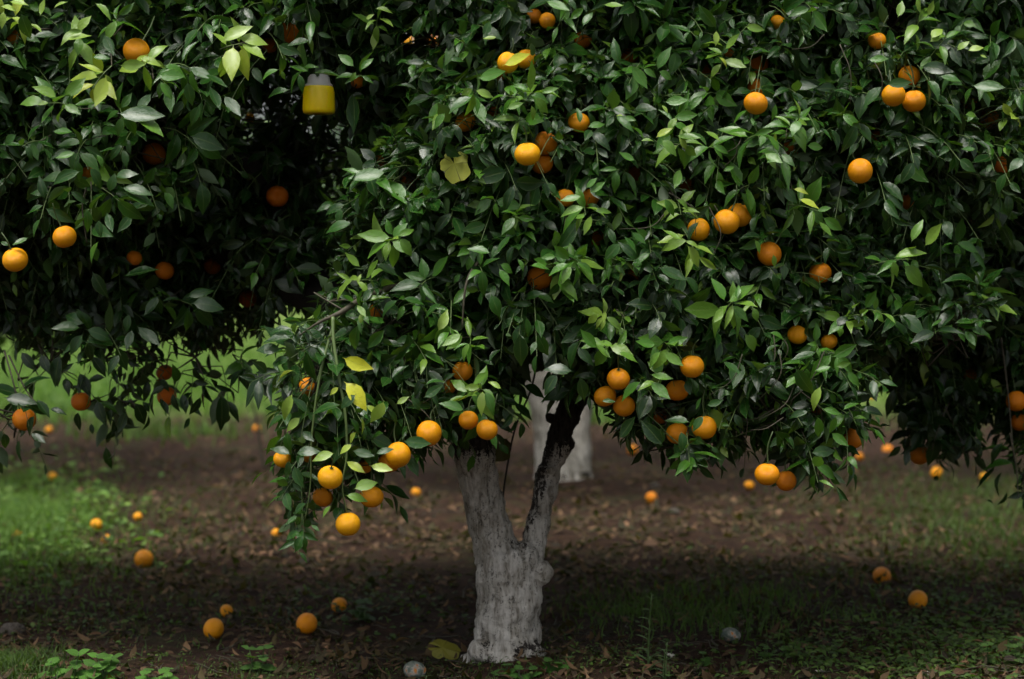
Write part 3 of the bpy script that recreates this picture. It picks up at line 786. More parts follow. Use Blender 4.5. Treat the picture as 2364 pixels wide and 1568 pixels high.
def clear_leaves(L):
    """no leaf between the camera side and a fruit that hangs free"""
    V = leaf_world(L)
    V2 = np.concatenate([V, 0.5 * (V[:, 1:13] + V[:, 4:16])], 1)
    px, py, dp = proj(V2)
    bad = np.zeros(len(V), bool)
    for (x, y, r, d, cf, ye, lb, g) in HANG:
        cand = np.abs(px[:, 8] - x) < 260
        idx = np.nonzero(cand)[0]
        ins = ((px[idx] - x) ** 2 + (py[idx] - y) ** 2 < (r * cf + 2) ** 2) & (dp[idx] < d + 0.02)
        bad[idx[ins.any(1)]] = True
        # nor through the fruit
        c = at(x, y, d)
        q = np.linalg.norm(V2[idx] - c, axis=-1) < r * d / FPX * 0.97
        bad[idx[q.any(1)]] = True
    for poly, d in CLEARS:
        ins = inpoly(px, py, poly) & (dp < d)
        bad |= ins.any(1)
    return ~bad
CLEARS = [([(695, 215), (775, 215), (776, 268), (698, 268)], 5.9), ([(725, 178), (765, 182), (765, 215), (715, 215)], 5.9), ([(690, 200), (705, 200), (705, 300), (690, 300)], 5.7), ([(1005, 372), (1085, 370), (1080, 420), (1015, 408)], 5.85)]

def build_tree_leaves(groups, ones):
    """groups: list of (shoot arrays, leaves per shoot, droop)"""
    Ls, TW, RT = [], [], []
    for (P, D, L, SC, TI, OUT, CEN), n, droop in groups:
        ld, tw = shoots(P, D, L, n, SC, TI, OUT, droop, 1.45 if n == 7 else 1.0, .2 if n == 7 else .38)
        Ls.append(ld); TW.append(tw)
        mid = 0.5 * (CEN + P) + rng.normal(0, 0.03, P.shape)
        RT.append(np.stack([CEN, 0.6 * mid + 0.4 * CEN, mid, P], 1))
    L = cat(Ls)
    keep = clear_leaves(L)
    L = cat([{k: v[keep] for k, v in L.items()}, traced(ones)])
    TW, RT = np.concatenate(TW), np.concatenate(RT)
    ok = np.ones(len(TW), bool)
    for A in (TW, RT):
        px, py, dp = proj(A)
        for poly, d in CLEARS: ok &= ~(inpoly(px, py, poly) & (dp < d)).any(1)
        for (x, y, r, d, cf, ye, lb, g) in HANG:
            if cf >= .85: ok &= ~(((px - x) ** 2 + (py - y) ** 2 < r * r) & (dp < d)).any(1)
    return L, TW[ok], RT[ok]

# ------------------------------------------------------------------ leaves that stand out one by one: base -> tip on enlarged views of the photo
def view(ox, oy, k, rows, d):
    out = []
    for r_ in rows:
        f = lambda a, o: (o + a / k) / 1.0173
        out.append((f(r_[0], ox), f(r_[1], oy), f(r_[2], ox), f(r_[3], oy), r_[4], r_[5] if len(r_) > 5 else d))
    return out
ONE_M = (view(600, 750, 2.704, [(550,240,735,315,1.28),(555,395,730,535,1.3),(690,545,805,595,1.05),(815,510,755,665,1.0),(665,620,700,730,1.0),(640,710,570,790,1.05),(615,790,530,840,1.05),(570,895,680,985,1.08),(720,925,865,970,1.05),
   (620,1085,765,1010,.86),(565,1120,715,1140,.82),(480,1180,415,1245,.82),(250,320,90,372,1.1),(235,460,175,645,.97),(290,620,195,705,.96),(530,430,470,478,1.1),(505,850,365,885,.96),(550,540,355,550,.34),(240,60,75,60,.3),(240,120,50,110,.25),(170,185,0,180,.3),
   (650,20,605,225,.42),(705,185,820,70,.5),(330,1160,215,1235,.3),(270,1240,200,1310,.45),(285,1345,160,1390,.5),(300,1360,250,1470,.42),(310,1370,325,1470,.45),(350,1300,400,1350,.5),(890,540,970,490,.95),(280,330,225,440,.3),(480,380,400,470,.25),(330,600,250,490,.25),
   (570,340,705,425,.25),(640,470,530,560,.3),(590,620,690,715,.45),(610,830,745,880,.35),(230,860,90,800,.3),(200,700,215,860,.55),(250,860,395,800,.35),(215,890,205,990,.4),(930,770,1110,790,.4),(760,860,870,810,.4),(860,385,935,260,.25),(1070,420,1195,350,.5),(1060,500,1195,430,.35),(980,500,1070,570,.3)], 5.17)
 + view(600, 0, 2.8, [(870,1130,625,1190,.6,5.4),(1590,245,1500,262,1.0),(1620,430,1810,385,1.22),(1430,580,1345,630,.85),(1440,590,1565,635,.9),(1430,600,1425,780,.8),(1250,740,1170,840,.75),(1680,540,1800,620,.75),(1645,715,1760,690,.8),(1830,650,1925,740,.8),(1450,515,1650,500,.75),
   (660,470,620,540,.8,5.5),(685,470,760,365,.7,5.5),(650,445,545,350,.75,5.5),(365,270,215,285,.45,5.5),(400,220,500,235,.4,5.5),(230,590,60,610,.4,5.5),(350,470,225,450,.72,5.5),(160,455,30,500,.72,5.5),(170,465,190,525,.8,5.5),(280,480,330,605,.5,5.5),(780,60,900,50,.9,5.5),(720,130,775,95,.95,5.5),
   (640,600,660,860,.25,5.6),(1270,400,1380,370,.5),(1100,110,1020,230,.3,5.5),(1000,390,905,410,.45,5.5),(1120,420,1000,400,.15,5.5),(1500,250,1550,130,.4),(850,850,760,845,.35,5.7),(1000,895,890,915,.4,5.7),(1010,985,885,945,.4,5.7)], 5.26)
 + view(600, 500, 2.8, [(900,165,680,150,.8),(895,165,720,250,.78),(935,165,1050,270,.8),(930,160,1045,85,.8),(910,150,830,50,.6),(690,360,585,270,.85),(645,430,543,487,.88),(670,470,680,395,.95),(665,600,720,690,.85),(1360,790,1230,880,.82),(1370,800,1255,890,.8),(1410,850,1345,965,.8),(1410,850,1420,1000,.75),
   (1200,790,1270,635,.98),(1620,1160,1530,1100,.95),(1490,1140,1370,1150,.9),(1380,1300,1225,1230,.6),(1380,1310,1245,1340,.72),(1500,1160,1595,1310,.65),(1420,1130,1540,1060,.8),(945,565,790,670,.4),(850,770,730,890,.6),(965,560,1110,590,.5),(1230,590,1085,660,.35),(1350,400,1300,460,.5),
   (780,330,940,400,.35),(640,60,450,95,.45),(1600,340,1710,380,.68),(1720,300,1780,370,.7),(1550,270,1400,220,.6),(1600,360,1670,470,.68),(1800,350,1930,330,.7),(1540,530,1610,680,.5),(1680,140,1600,270,.45),(1780,680,1800,810,.5),(1740,780,1750,1010,.2)], 5.26)
 + view(1200, 500, 2.8, [(390,315,275,210,.72),(400,305,525,190,.75),(385,330,240,385,.75),(420,330,565,365,.75),(400,345,330,455,.8),(415,340,470,420,.7),(300,290,200,290,.75),(1405,590,1335,425,.75),(1415,590,1600,500,.78),(1390,620,1145,665,.8),(1400,620,1320,720,.85),(1440,610,1570,700,.75),(1480,570,1500,460,.7),
   (1130,180,995,130,.85),(1140,190,1235,200,.9),(1150,210,1265,355,.98),(570,900,450,770,.75),(545,870,460,880,.8),(680,880,570,840,.82),(690,880,775,770,.78),(660,960,550,880,.8),(700,910,835,970,.8),(1010,870,1160,830,.75),(960,870,810,850,.75),(985,905,890,1010,.8),(1000,910,1120,1010,.8),(910,1060,1050,1110,.78),
   (860,1100,700,1215,.65),(910,1100,1030,1230,.75),(590,1240,680,1220,.5),(620,640,610,720,.98),(570,660,500,740,.95),(1600,170,1650,270,.8),(1720,270,1740,360,.85),(1530,790,1610,910,.8),(720,190,610,310,.5),(740,150,825,250,.5),(790,120,870,210,.55),(960,350,1135,460,.35),(310,1050,215,1190,.2),(410,1040,230,1000,.2),(450,1070,490,1240,.15),
   (1200,1340,1190,1430,.5),(1270,1330,1190,1430,.45),(1110,1430,1150,1560,.35),(1180,1380,1020,1350,.4),(1210,1300,1260,1220,.45),(1280,1270,1390,1230,.45),(1390,970,1490,1070,.45),(1240,50,1130,170,.1),(700,1490,830,1350,.06),(1000,1540,860,1370,.06)], 5.25)
 + view(1200, 0, 2.8, [(490,1360,320,1400,.82),(470,1290,330,1330,.78),(540,1390,670,1370,.8),(530,1410,490,1545,.88),(510,1270,620,1210,.75),(490,1240,560,1170,.7),(120,600,0,540,.75),(190,620,300,560,.78),(150,640,245,740,.8),(130,690,160,790,.85),(220,0,370,90,.75),(600,30,730,55,.85),(740,765,820,800,.75),(735,760,690,755,1.0),(1530,180,1670,190,.85),
   (1350,200,1345,300,1.0),(1360,375,1445,425,1.1),(950,910,1045,835,1.05),(850,930,930,900,.85),(1100,900,1170,975,.98),(990,690,1030,740,.95),(1000,670,1160,655,.75),(1060,770,1225,770,.72),(1080,890,1235,930,.8),(1130,960,1230,1030,.8),(980,920,1100,1000,.8),(1310,960,1450,985,.7),(1660,1000,1770,1090,.78),(1390,1130,1470,1080,.75),(820,1060,710,1010,.7),
   (1000,1300,1090,1420,.75),(1080,1310,1195,1360,.82),(1270,860,1375,920,.85),(1115,1105,1060,1240,.78),(790,420,880,580,.7),(1740,870,1735,940,.98),(960,470,1030,310,.6),(965,470,1070,510,.7),(720,440,640,260,.45),(730,480,660,560,.5),(455,820,440,700,.6),(500,840,620,800,.7),(1580,770,1585,830,.7),(1560,720,1430,790,.7),(470,180,530,60,.55),(380,130,480,60,.75),(1360,190,1220,60,.45)], 5.26)
 + view(1750, 0, 2.8, [(345,1305,485,1360,1.1),(310,1245,415,1250,1.1),(1000,120,1040,0,.85),(1200,110,1235,10,.9),(1220,260,1300,155,1.0),(1210,280,1275,235,.92),(1460,340,1555,290,1.0),(1390,340,1450,260,.9),(1690,670,1755,770,1.05,5.5),(1760,770,1831,830,1.1,5.5),(1540,360,1580,385,.95),(800,390,930,410,.7),(120,1010,225,1090,.85),(400,960,515,965,.72),(500,1430,655,1515,.75),
   (480,1450,550,1560,.8),(740,400,780,450,.75),(1480,560,1680,610,.55),(1490,570,1430,670,.55),(1570,590,1580,710,.55),(1580,590,1650,680,.55),(1380,490,1265,590,.5),(1270,500,1410,530,.55),(900,560,760,690,.45),(920,560,1080,540,.45),(560,600,730,600,.3),(200,680,180,790,.7),(270,760,375,780,.7),(260,840,375,890,.7),(180,850,60,890,.7),(350,700,270,740,.7),(1100,540,1060,430,.4),(1640,970,1560,940,.6),(1520,980,1420,990,.55)], 5.30)
 + view(1750, 500, 2.8, [(970,300,1165,205,.85),(965,310,1000,425,.8),(1030,340,1185,475,.8),(1170,225,1290,85,.9),(1090,200,1140,30,.8),(560,950,725,870,.65),(570,1010,465,1050,.75),(660,1040,750,1135,.75),(590,1010,690,990,.8),(495,1130,430,1295,.98),(640,1300,740,1230,.65),(500,1290,630,1300,.75),(470,1330,500,1490,.75),(600,1330,560,1450,.75),(560,1440,670,1530,.7),
   (1370,730,1520,690,.55,5.5),(1300,690,1230,760,.6,5.5),(1360,730,1310,800,.6,5.5),(1380,740,1545,760,.55,5.5),(1390,750,1430,850,.6,5.5),(1440,770,1490,880,.6,5.5),(1450,770,1545,900,.6,5.5),(1470,760,1600,790,.55,5.5),(1370,200,1280,210,.55,5.5),(1380,200,1555,240,.55,5.5),(1390,200,1465,280,.5,5.5),(320,1010,420,1210,.35),(480,910,310,990,.3),(420,1300,280,1340,.3),(150,790,280,800,.7),(20,790,70,910,.8),(640,380,570,460,.35)], 5.33))
ONE_L = (view(0, 0, 2.8, [(1450,285,1640,150,.98),(1560,260,1755,245,1.0),(1580,280,1745,375,.97),(690,480,520,445,1.06),(705,490,620,700,1.06),(910,385,1060,410,1.0),(780,430,950,420,.9),(0,45,110,40,1.0),(20,70,25,185,1.0),(60,10,185,25,1.0),(420,265,585,215,.95),(440,210,540,195,.85),(380,650,240,565,.85),(410,640,555,515,.8),(300,660,120,660,.8),
   (620,20,755,90,.85),(260,110,300,0,.95),(350,60,430,0,.95),(1030,490,1225,530,.7),(1050,530,1135,650,.75),(1070,430,1235,465,.7),(890,790,1095,830,.8),(500,1000,380,1050,.75),(630,1010,700,1095,.7),(1340,480,1470,590,.4),(1380,560,1430,730,.35),(1470,620,1575,780,.35),(1230,530,1260,690,.35),(1320,690,1240,820,.4),(1240,900,1470,950,.3,5.55),
   (680,220,750,370,.4),(600,380,720,370,.6),(760,740,1070,800,.4),(1000,610,900,740,.4),(750,1310,930,1460,.5),(790,1240,1000,1250,.45),(800,1270,1020,1290,.4),(580,1100,690,1220,.35),(540,1120,320,1200,.4),(750,1170,890,1110,.4),(560,1360,610,1530,.55),(700,1390,750,1530,.4),(650,1440,660,1560,.35),(640,1000,770,1000,.4),(130,80,190,260,.3),(210,240,370,210,.3),(180,300,40,310,.3),(110,880,0,950,.5),(1310,1190,1380,1400,.3,5.6),(340,860,480,890,.6)], 5.30)
 + view(0, 500, 2.8, [(650,180,565,310,.75,5.35),(190,160,95,220,.6,5.35),(0,190,65,210,.5,5.35),(1220,560,1395,480,.36,5.75),(1250,600,1470,590,.3,5.75),(1230,620,1255,800,.36,5.75),(540,760,360,740,.36,5.7),(560,770,730,810,.36,5.7),(550,790,430,930,.4,5.7),(560,730,390,660,.3,5.7),(570,800,700,890,.36,5.7),(490,640,570,720,.3,5.7),(800,420,1030,350,.25,5.7),(600,380,700,560,.2,5.7),(900,740,1040,885,.3,5.75),(870,760,840,905,.3,5.75),(850,660,830,780,.35,5.75),(1050,540,960,680,.25,5.75),
   (1600,1020,1480,1130,.06,5.95),(1600,1030,1640,1170,.06,5.95),(1610,1030,1755,1230,.06,5.95),(1680,1040,1830,1170,.06,5.95),(1450,1170,1500,1440,.06,5.95),(1320,1200,1260,1340,.06,5.95),(400,920,345,1135,.08,5.9),(270,920,330,1050,.08,5.9),(130,910,240,1030,.08,5.9),(600,930,700,1070,.1,5.9),(520,1040,600,1200,.06,6.0),(560,1060,510,1180,.06,6.0),(640,1220,690,1390,.06,6.0),(600,1380,610,1455,.06,6.0),(515,1300,505,1435,.06,6.0),(760,1130,740,1230,.06,6.0),(900,1120,930,1220,.06,6.0),(880,1240,970,1400,.06,6.0),(830,1300,775,1440,.06,6.0),(930,1240,1000,1300,.06,6.0),(1090,1130,1000,1200,.06,6.0),(1050,1210,1095,1330,.06,6.0),(1130,1180,1170,1310,.06,6.0),(1200,1180,1230,1310,.06,6.0),(1260,1010,1330,1130,.06,6.0),(1340,1140,1440,1160,.06,6.0),  # near-black tint paints these leaves as backlit silhouettes
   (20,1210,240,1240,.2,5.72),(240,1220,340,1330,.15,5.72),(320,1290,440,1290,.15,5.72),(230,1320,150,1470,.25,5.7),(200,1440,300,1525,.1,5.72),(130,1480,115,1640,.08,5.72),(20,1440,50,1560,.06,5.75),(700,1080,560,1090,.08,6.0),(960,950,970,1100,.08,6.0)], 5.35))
ONE_R = view(1750, 500, 2.8, [(1180,750,1030,740,.5,6.1),(1070,780,1130,900,.5,6.1),(1230,1060,1340,1240,.3,6.2),(1210,1000,1330,1060,.4,6.2),(1170,1100,1220,1040,.3,6.2),(1160,1190,1000,1230,.08,6.35),(980,1140,940,1340,.15,6.3),(1330,1440,1160,1440,.1,6.4),(1330,1500,1440,1550,.1,6.4),(1010,1290,1050,1430,.08,6.35),(1100,1280,1080,1430,.08,6.35),(1440,1060,1530,1240,.1,6.3)], 6.2) + view(1750, 1000, 2.8, [(1230,10,1090,30,.12,6.4),(1240,60,1240,270,.2,6.4),(1260,70,1360,200,.15,6.4),(1090,130,1180,140,.1,6.4),(1070,140,1040,260,.15,6.38),(1650,250,1540,430,.05,6.2),(1690,290,1600,440,.05,6.2),(1580,490,1650,500,.05,6.2),(1700,100,1590,230,.1,6.2),(1720,430,1690,540,.05,6.2)], 6.3)
def traced(rows):
    A = np.array(rows)
    d = A[:, 5] + rng.normal(0, .012, len(A))
    b = at(A[:, 0], A[:, 1], d); e = at(A[:, 2], A[:, 3], d)
    v = e - b; ln = np.linalg.norm(v, axis=1)
    v = v + np.array([0, 1.0, 0]) * (ln * rng.uniform(-.35, .25, len(A)))[:, None]
    face = np.stack([rng.normal(0, .35, len(A)), rng.normal(-.75, .2, len(A)), rng.normal(.55, .25, len(A))], -1)
    return dict(p=b, R=basis(v, face), s=np.linalg.norm(v, axis=1) * 1.06, t=A[:, 4].copy(), v=rng.choice([0, 1, 2, 4, 6], len(A)))

mainkeep = lambda b, px, py: ~((px < 800) & (py > 200) & (b[:, 1] < 5.95)) & ~((px < 820) & (py > 600)) & ~((b[:, 1] < 5.75) & (py > 0))
GM = [(lobe_shoots(LOB_M, 265, POLY_MAIN, .35, True), 8, .35),
      (hero_shoots(HERO_M), 7, .15), (hero_shoots(HERO_H), 7, .25),
      (volume_shoots(2600, (0.35, 6.75, 1.75), (1.75, 1.15, 1.25), None, 0.95, 0.2, lambda b, px, py: mainkeep(b, px, py) & ((py < 740) | (b[:, 1] > 6.7) & (py < 800))), 8, .3),
      (volume_shoots(1100, (0.3, 6.2, 2.75), (1.6, 0.9, 0.5), None, 2.0, 0.0), 8, .3)]
GL = [(lobe_shoots(LOB_L, 235, POLY_LEFT_UP, .35, True), 8, .4), (hero_shoots(HERO_L), 7, .2), (lobe_shoots(LOB_L2, 55, POLY_LEFT, .1, False), 6, .6),
      (volume_shoots(1900, (-2.3, 6.7, 1.75), (1.75, 1.2, 1.25), None, 0.95, 0.2, lambda b, px, py: (b[:, 1] > 5.9) & (py < 590) & ((px < 540) | (py < 520))), 8, .3),
      (volume_shoots(700, (-2.2, 6.2, 2.7), (1.5, 0.9, 0.5), None, 2.0, 0.0), 8, .3)]
GR = [(lobe_shoots(LOB_R, 230, POLY_RIGHT, .35, True), 8, .4), (hero_shoots(HERO_R), 7, .25),
      (volume_shoots(1900, (2.9, 6.9, 1.75), (1.7, 1.1, 1.25), None, 0.9, 0.2, lambda b, px, py: (b[:, 1] > 6.0) & (py < 860)), 8, .3),
      (volume_shoots(600, (2.7, 6.4, 2.7), (1.4, 0.9, 0.5), None, 2.0, 0.0), 8, .3)]

# ------------------------------------------------------------------ trunks
def sweep(rows, n=None, d0=None):
    """rows of (px, py, distance, width px) -> tube V,T in world"""
    P = np.array([np.append(at(x, y, d), wpx / 2 / FPX * d) for x, y, d, wpx in rows])
    q = smooth_path(P, n or max(8, 5 * len(rows)))
    return tube(q[:, :3], q[:, 3], 14)

def blob(x, y, d, r, sq=(1, 1, 1)):
    bm = bmesh.new(); bmesh.ops.create_icosphere(bm, subdivisions=2, radius=r)
    V = np.array([v.co[:] for v in bm.verts]) * np.array(sq) + at(x, y, d); T = np.array([[v.index for v in f.verts] for f in bm.faces]); bm.free()
    return V, T

tex_big = bpy.data.textures.new('bark_lumps', 'CLOUDS'); tex_big.noise_scale = 0.07; tex_big.noise_depth = 3
tex_fine = bpy.data.textures.new('bark_ridges', 'CLOUDS'); tex_fine.noise_scale = 0.018; tex_fine.noise_depth = 4
def solid(name, parts, base, mat, voxel, parent, lump=0.014, ridge=0.005):
    V, T = joinVT(parts)
    o = mesh_obj(name, tri_mesh(name, V - np.asarray(base), T, mat=mat), parent)
    m = o.modifiers.new('union', 'REMESH'); m.mode = 'VOXEL'; m.voxel_size = voxel; m.use_smooth_shade = True
    m = o.modifiers.new('soften', 'SMOOTH'); m.factor = 0.5; m.iterations = 4
    m = o.modifiers.new('lumps', 'DISPLACE'); m.texture = tex_big; m.strength = lump; m.mid_level = 0.5
    m = o.modifiers.new('ridges', 'DISPLACE'); m.texture = tex_fine; m.strength = ridge; m.mid_level = 0.5
    return o

def base_of(x, y): return np.array([x, y, float(gz(x, y))])
BM = base_of(TX, TY)
tree_m = tag(empty('orange_tree', BM), 'central orange tree with whitewashed forked trunk and fruit-laden crown', 'tree', 'orange trees of the grove')
trunk_parts = [
 sweep([(1170, 1570, 6.0, 205), (1173, 1525, 6.0, 172), (1172, 1450, 6.0, 150), (1176, 1370, 6.0, 150), (1170, 1310, 6.0, 138), (1158, 1270, 6.0, 118)]),
 sweep([(1160, 1310, 6.0, 120), (1142, 1255, 6.0, 100), (1124, 1190, 5.99, 92), (1108, 1120, 5.98, 90), (1096, 1060, 5.97, 96), (1086, 1010, 5.97, 106), (1078, 960, 5.97, 112)]),
 sweep([(1205, 1380, 6.0, 96), (1214, 1320, 6.0, 80), (1228, 1265, 6.01, 56), (1242, 1210, 6.03, 56), (1254, 1150, 6.05, 54), (1268, 1090, 6.07, 54), (1288, 1030, 6.09, 56), (1305, 970, 6.10, 58), (1322, 910, 6.12, 56)]),
 blob(1246, 1322, 5.97, 0.042, (1, .9, 1.0)), blob(1236, 1346, 5.98, 0.026), blob(1220, 1292, 5.95, 0.030), blob(1200, 1325, 5.93, 0.02), blob(1166, 1285, 5.945, 0.024), blob(1210, 1262, 5.97, 0.020),
 blob(1308, 1022, 6.08, 0.030), blob(1262, 1084, 6.04, 0.030, (1.1, .9, .7)), blob(1270, 965, 6.09, 0.016),
 blob(1112, 1505, 5.94, 0.05, (1, 1, .9)), blob(1236, 1512, 5.95, 0.042), blob(1180, 1525, 5.92, 0.04), blob(1100, 1525, 5.97, 0.045, (1.3, 1, .6)), blob(1252, 1528, 6.0, 0.04, (1.2, 1, .6)), blob(1250, 1330, 5.99, 0.022), blob(1228, 1275, 5.965, 0.02), blob(1206, 1300, 5.935, 0.022), blob(1112, 1345, 5.97, 0.03, (.8, 1, 1.6)),
]
solid('trunk', trunk_parts, BM, M_TRUNK, 0.0055, tree_m, 0.03, 0.010)
def limb(rows, parent, base, mat=M_BARK, voxel=0.009):
    return solid('limb', [sweep(rows, 30)], base, mat, voxel, parent, 0.02, 0.008)
limb([(1086, 1010, 5.97, 100), (1060, 930, 5.98, 88), (1010, 850, 6.02, 82), (900, 770, 6.05, 84), (770, 700, 6.1, 90), (640, 640, 6.2, 86), (520, 580, 6.35, 70), (380, 480, 6.5, 50)], tree_m, BM)
limb([(1088, 1000, 5.97, 96), (1120, 930, 6.0, 84), (1180, 840, 6.05, 78), (1240, 700, 6.1, 70), (1280, 500, 6.2, 60), (1260, 200, 6.3, 46), (1230, -150, 6.35, 30)], tree_m, BM)
limb([(1318, 925, 6.11, 56), (1370, 880, 6.13, 60), (1450, 800, 6.15, 56), (1560, 650, 6.15, 50), (1700, 480, 6.15, 44), (1830, 250, 6.15, 34), (1900, 0, 6.2, 22)], tree_m, BM)
limb([(1320, 925, 6.12, 46), (1335, 840, 6.15, 44), (1350, 700, 6.2, 42), (1400, 420, 6.25, 36), (1500, 170, 6.0, 34), (1600, 150, 5.9, 28), (1720, 120, 5.85, 18)], tree_m, BM)
limb([(770, 705, 6.1, 70), (700, 600, 6.15, 56), (640, 480, 6.2, 50), (560, 370, 6.15, 44), (440, 345, 6.1, 34), (330, 300, 6.1, 20)], tree_m, BM)
limb([(1250, 600, 6.15, 44), (1130, 350, 6.3, 40), (1030, 130, 6.5, 36), (1060, 20, 6.6, 30), (1090, -120, 6.7, 20)], tree_m, BM)

BL = base_of(-3.35, 6.5); BR = base_of(3.45, 6.6)
tree_l = tag(empty('orange_tree', BL), 'left orange tree whose shaded leaves hang over the bright grass', 'tree', 'orange trees of the grove')
tree_r = tag(empty('orange_tree', BR), 'right orange tree with dark hanging twigs at the picture edge', 'tree', 'orange trees of the grove')
def side_trunk(tree, B, sgn):
    def s(rows): 
        q = smooth_path(np.array([(B[0] + x * sgn, B[1] + y, z, r) for x, y, z, r in rows], float), 24); return tube(q[:, :3], q[:, 3], 14)
    solid('trunk', [s([(0, 0, -.05, .13), (0, 0, .15, .11), (.02, 0, .45, .10), (.05, -.02, .8, .085)])], B, M_TRUNKB, 0.012, tree)
    solid('limb', [s([(.05, -.02, .75, .08), (.4, -.15, 1.05, .06), (.9, -.25, 1.35, .045), (1.4, -.3, 1.6, .03), (1.8, -.35, 1.75, .016)])], B, M_BARK, 0.01, tree)
    solid('limb', [s([(.05, 0, .75, .075), (.1, .1, 1.3, .06), (.3, .1, 1.9, .04), (.5, 0, 2.5, .02)])], B, M_BARK, 0.01, tree)
side_trunk(tree_l, BL, 1); side_trunk(tree_r, BR, -1)

# ------------------------------------------------------------------ leaves: the most visible as single leaves, the rest as one mass per tree
TREES = [(tree_m, BM, GM, 300), (tree_l, BL, GL, 230), (tree_r, BR, GR, 140)]
data = [build_tree_leaves(g, o) for (_, _, g, _), o in zip(TREES, (ONE_M, ONE_L, ONE_R))]
CELL = 10.0
NXc, NYc = int(2363 / CELL) + 1, int(1568 / CELL) + 1
zb = np.full(NXc * NYc, 1e9); ow = np.full(NXc * NYc, -1, np.int64)
off = 0; allc, alld, alli = [], [], []
for L, _, _ in data:
    V = leaf_world(L)
    V2 = np.concatenate([V[:, 1:16], 0.5 * (V[:, 1:13] + V[:, 4:16])], 1)
    px, py, dp = proj(V2)
    cx_ = np.floor(px / CELL).astype(int); cy_ = np.floor(py / CELL).astype(int)
    ok = (cx_ >= 0) & (cx_ < NXc) & (cy_ >= 0) & (cy_ < NYc)
    ids = np.repeat(np.arange(len(V))[:, None] + off, V2.shape[1], 1)
    allc.append((cy_ * NXc + cx_)[ok]); alld.append(dp[ok]); alli.append(ids[ok]); off += len(V)
allc = np.concatenate(allc); alld = np.concatenate(alld); alli = np.concatenate(alli)
o_ = np.lexsort((alld, allc)); first = np.r_[True, np.diff(allc[o_]) > 0]
win = alli[o_][first]
vis = np.bincount(win, minlength=off)
off = 0
for (tree, B, _, cap), (L, TW, RT) in zip(TREES, data):
    n = len(L['s'])
    v = vis[off:off + n]; off += n
    pick = np.argsort(-v, kind='stable')[:cap]
    pick = pick[v[pick] >= 2]
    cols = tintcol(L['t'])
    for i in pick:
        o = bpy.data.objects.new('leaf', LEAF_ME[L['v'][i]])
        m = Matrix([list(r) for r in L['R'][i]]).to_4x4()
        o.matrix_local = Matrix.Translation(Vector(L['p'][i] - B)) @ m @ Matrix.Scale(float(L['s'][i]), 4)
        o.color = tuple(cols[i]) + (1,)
        link(o, tree)
    rest = np.ones(n, bool); rest[pick] = False
    tag(mesh_obj('foliage', leaf_mass('foliage', {k: x[rest] for k, x in L.items()}, B), tree), kind='stuff')
    K = len(TW)
    tag(mesh_obj('twigs', twig_mesh('twigs', TW, np.full(K, .0019), np.full(K, .0010), B, M_GTWIG), tree), kind='stuff')
    tag(mesh_obj('branchlets', twig_mesh('branchlets', RT, np.full(K, .0042), np.full(K, .0019), B, M_TWIG), tree), kind='stuff')

def free_twig(name, rows, parent, B, mat):
    P = np.array([np.append(at(x, y, d), r) for x, y, d, r in rows]); q = smooth_path(P, 6 * len(rows))
    V, T = tube(q[:, :3], q[:, 3], 7)
    return mesh_obj(name, tri_mesh(name, V - B, T, mat=mat), parent)
# the hanging branch: brown twig with two long green shoots
free_twig('branch', [(1000, 640, 5.75, .010), (900, 665, 5.55, .009), (835, 690, 5.42, .0085), (785, 722, 5.34, .0075), (735, 745, 5.34, .004), (690, 775, 5.35, .002)], tree_m, BM, M_TWIG)
free_twig('green_shoot', [(768, 732, 5.33, .0055), (770, 790, 5.31, .005), (784, 880, 5.29, .0045), (797, 960, 5.28, .004), (800, 1050, 5.28, .003), (790, 1120, 5.28, .002), (800, 1182, 5.29, .0015)], tree_m, BM, M_GTWIG)
free_twig('green_shoot', [(766, 760, 5.35, .0045), (745, 840, 5.33, .004), (728, 930, 5.32, .0035), (718, 1030, 5.32, .003), (716, 1120, 5.32, .002), (704, 1200, 5.32, .0015)], tree_m, BM, M_GTWIG)
free_twig('twig', [(1150, 560, 5.6, .006), (1100, 610, 5.45, .005), (1075, 660, 5.4, .004), (1066, 760, 5.4, .002)], tree_m, BM, M_TWIG)
free_twig('twig', [(905, 780, 5.6, .004), (890, 850, 5.55, .004), (885, 900, 5.55, .002)], tree_m, BM, M_TWIG)
free_twig('twig', [(760, 690, 5.4, .001), (725, 676, 5.38, .0015), (790, 715, 5.36, .003)], tree_m, BM, M_TWIG)
for k in range(26):   # bare dead twiglets showing among the leaves
    x, y = [(1560, 480), (1800, 760), (1900, 860), (1720, 960), (1980, 130), (1700, 330), (1500, 700), (960, 900)][k % 8]
    x += rng.uniform(-90, 90); y += rng.uniform(-60, 60); a = rng.uniform(.6, 2.6); l = rng.uniform(60, 150); d = 5.38 + rng.uniform(0, .1)
    free_twig('twig', [(x, y, d, .0018), (x + math.cos(a) * l * .5 + rng.uniform(-12, 12), y + math.sin(a) * l * .5, d - .02, .0014), (x + math.cos(a + .3) * l, y + math.sin(a + .3) * l, d, .0007)], tree_m, BM, M_TWIG)
for rows in ([(2190, 930, 6.4, .003), (2165, 990, 6.38, .0025), (2150, 1040, 6.38, .0015)], [(2180, 940, 6.4, .003), (2210, 1000, 6.4, .002), (2235, 1060, 6.4, .001)], [(2310, 780, 6.3, .004), (2325, 900, 6.28, .003), (2340, 1060, 6.25, .002)], [(2330, 1000, 6.2, .003), (2345, 1080, 6.2, .002), (2350, 1150, 6.2, .001)]):
    free_twig('twig', rows, tree_r, BR, M_TWIG)
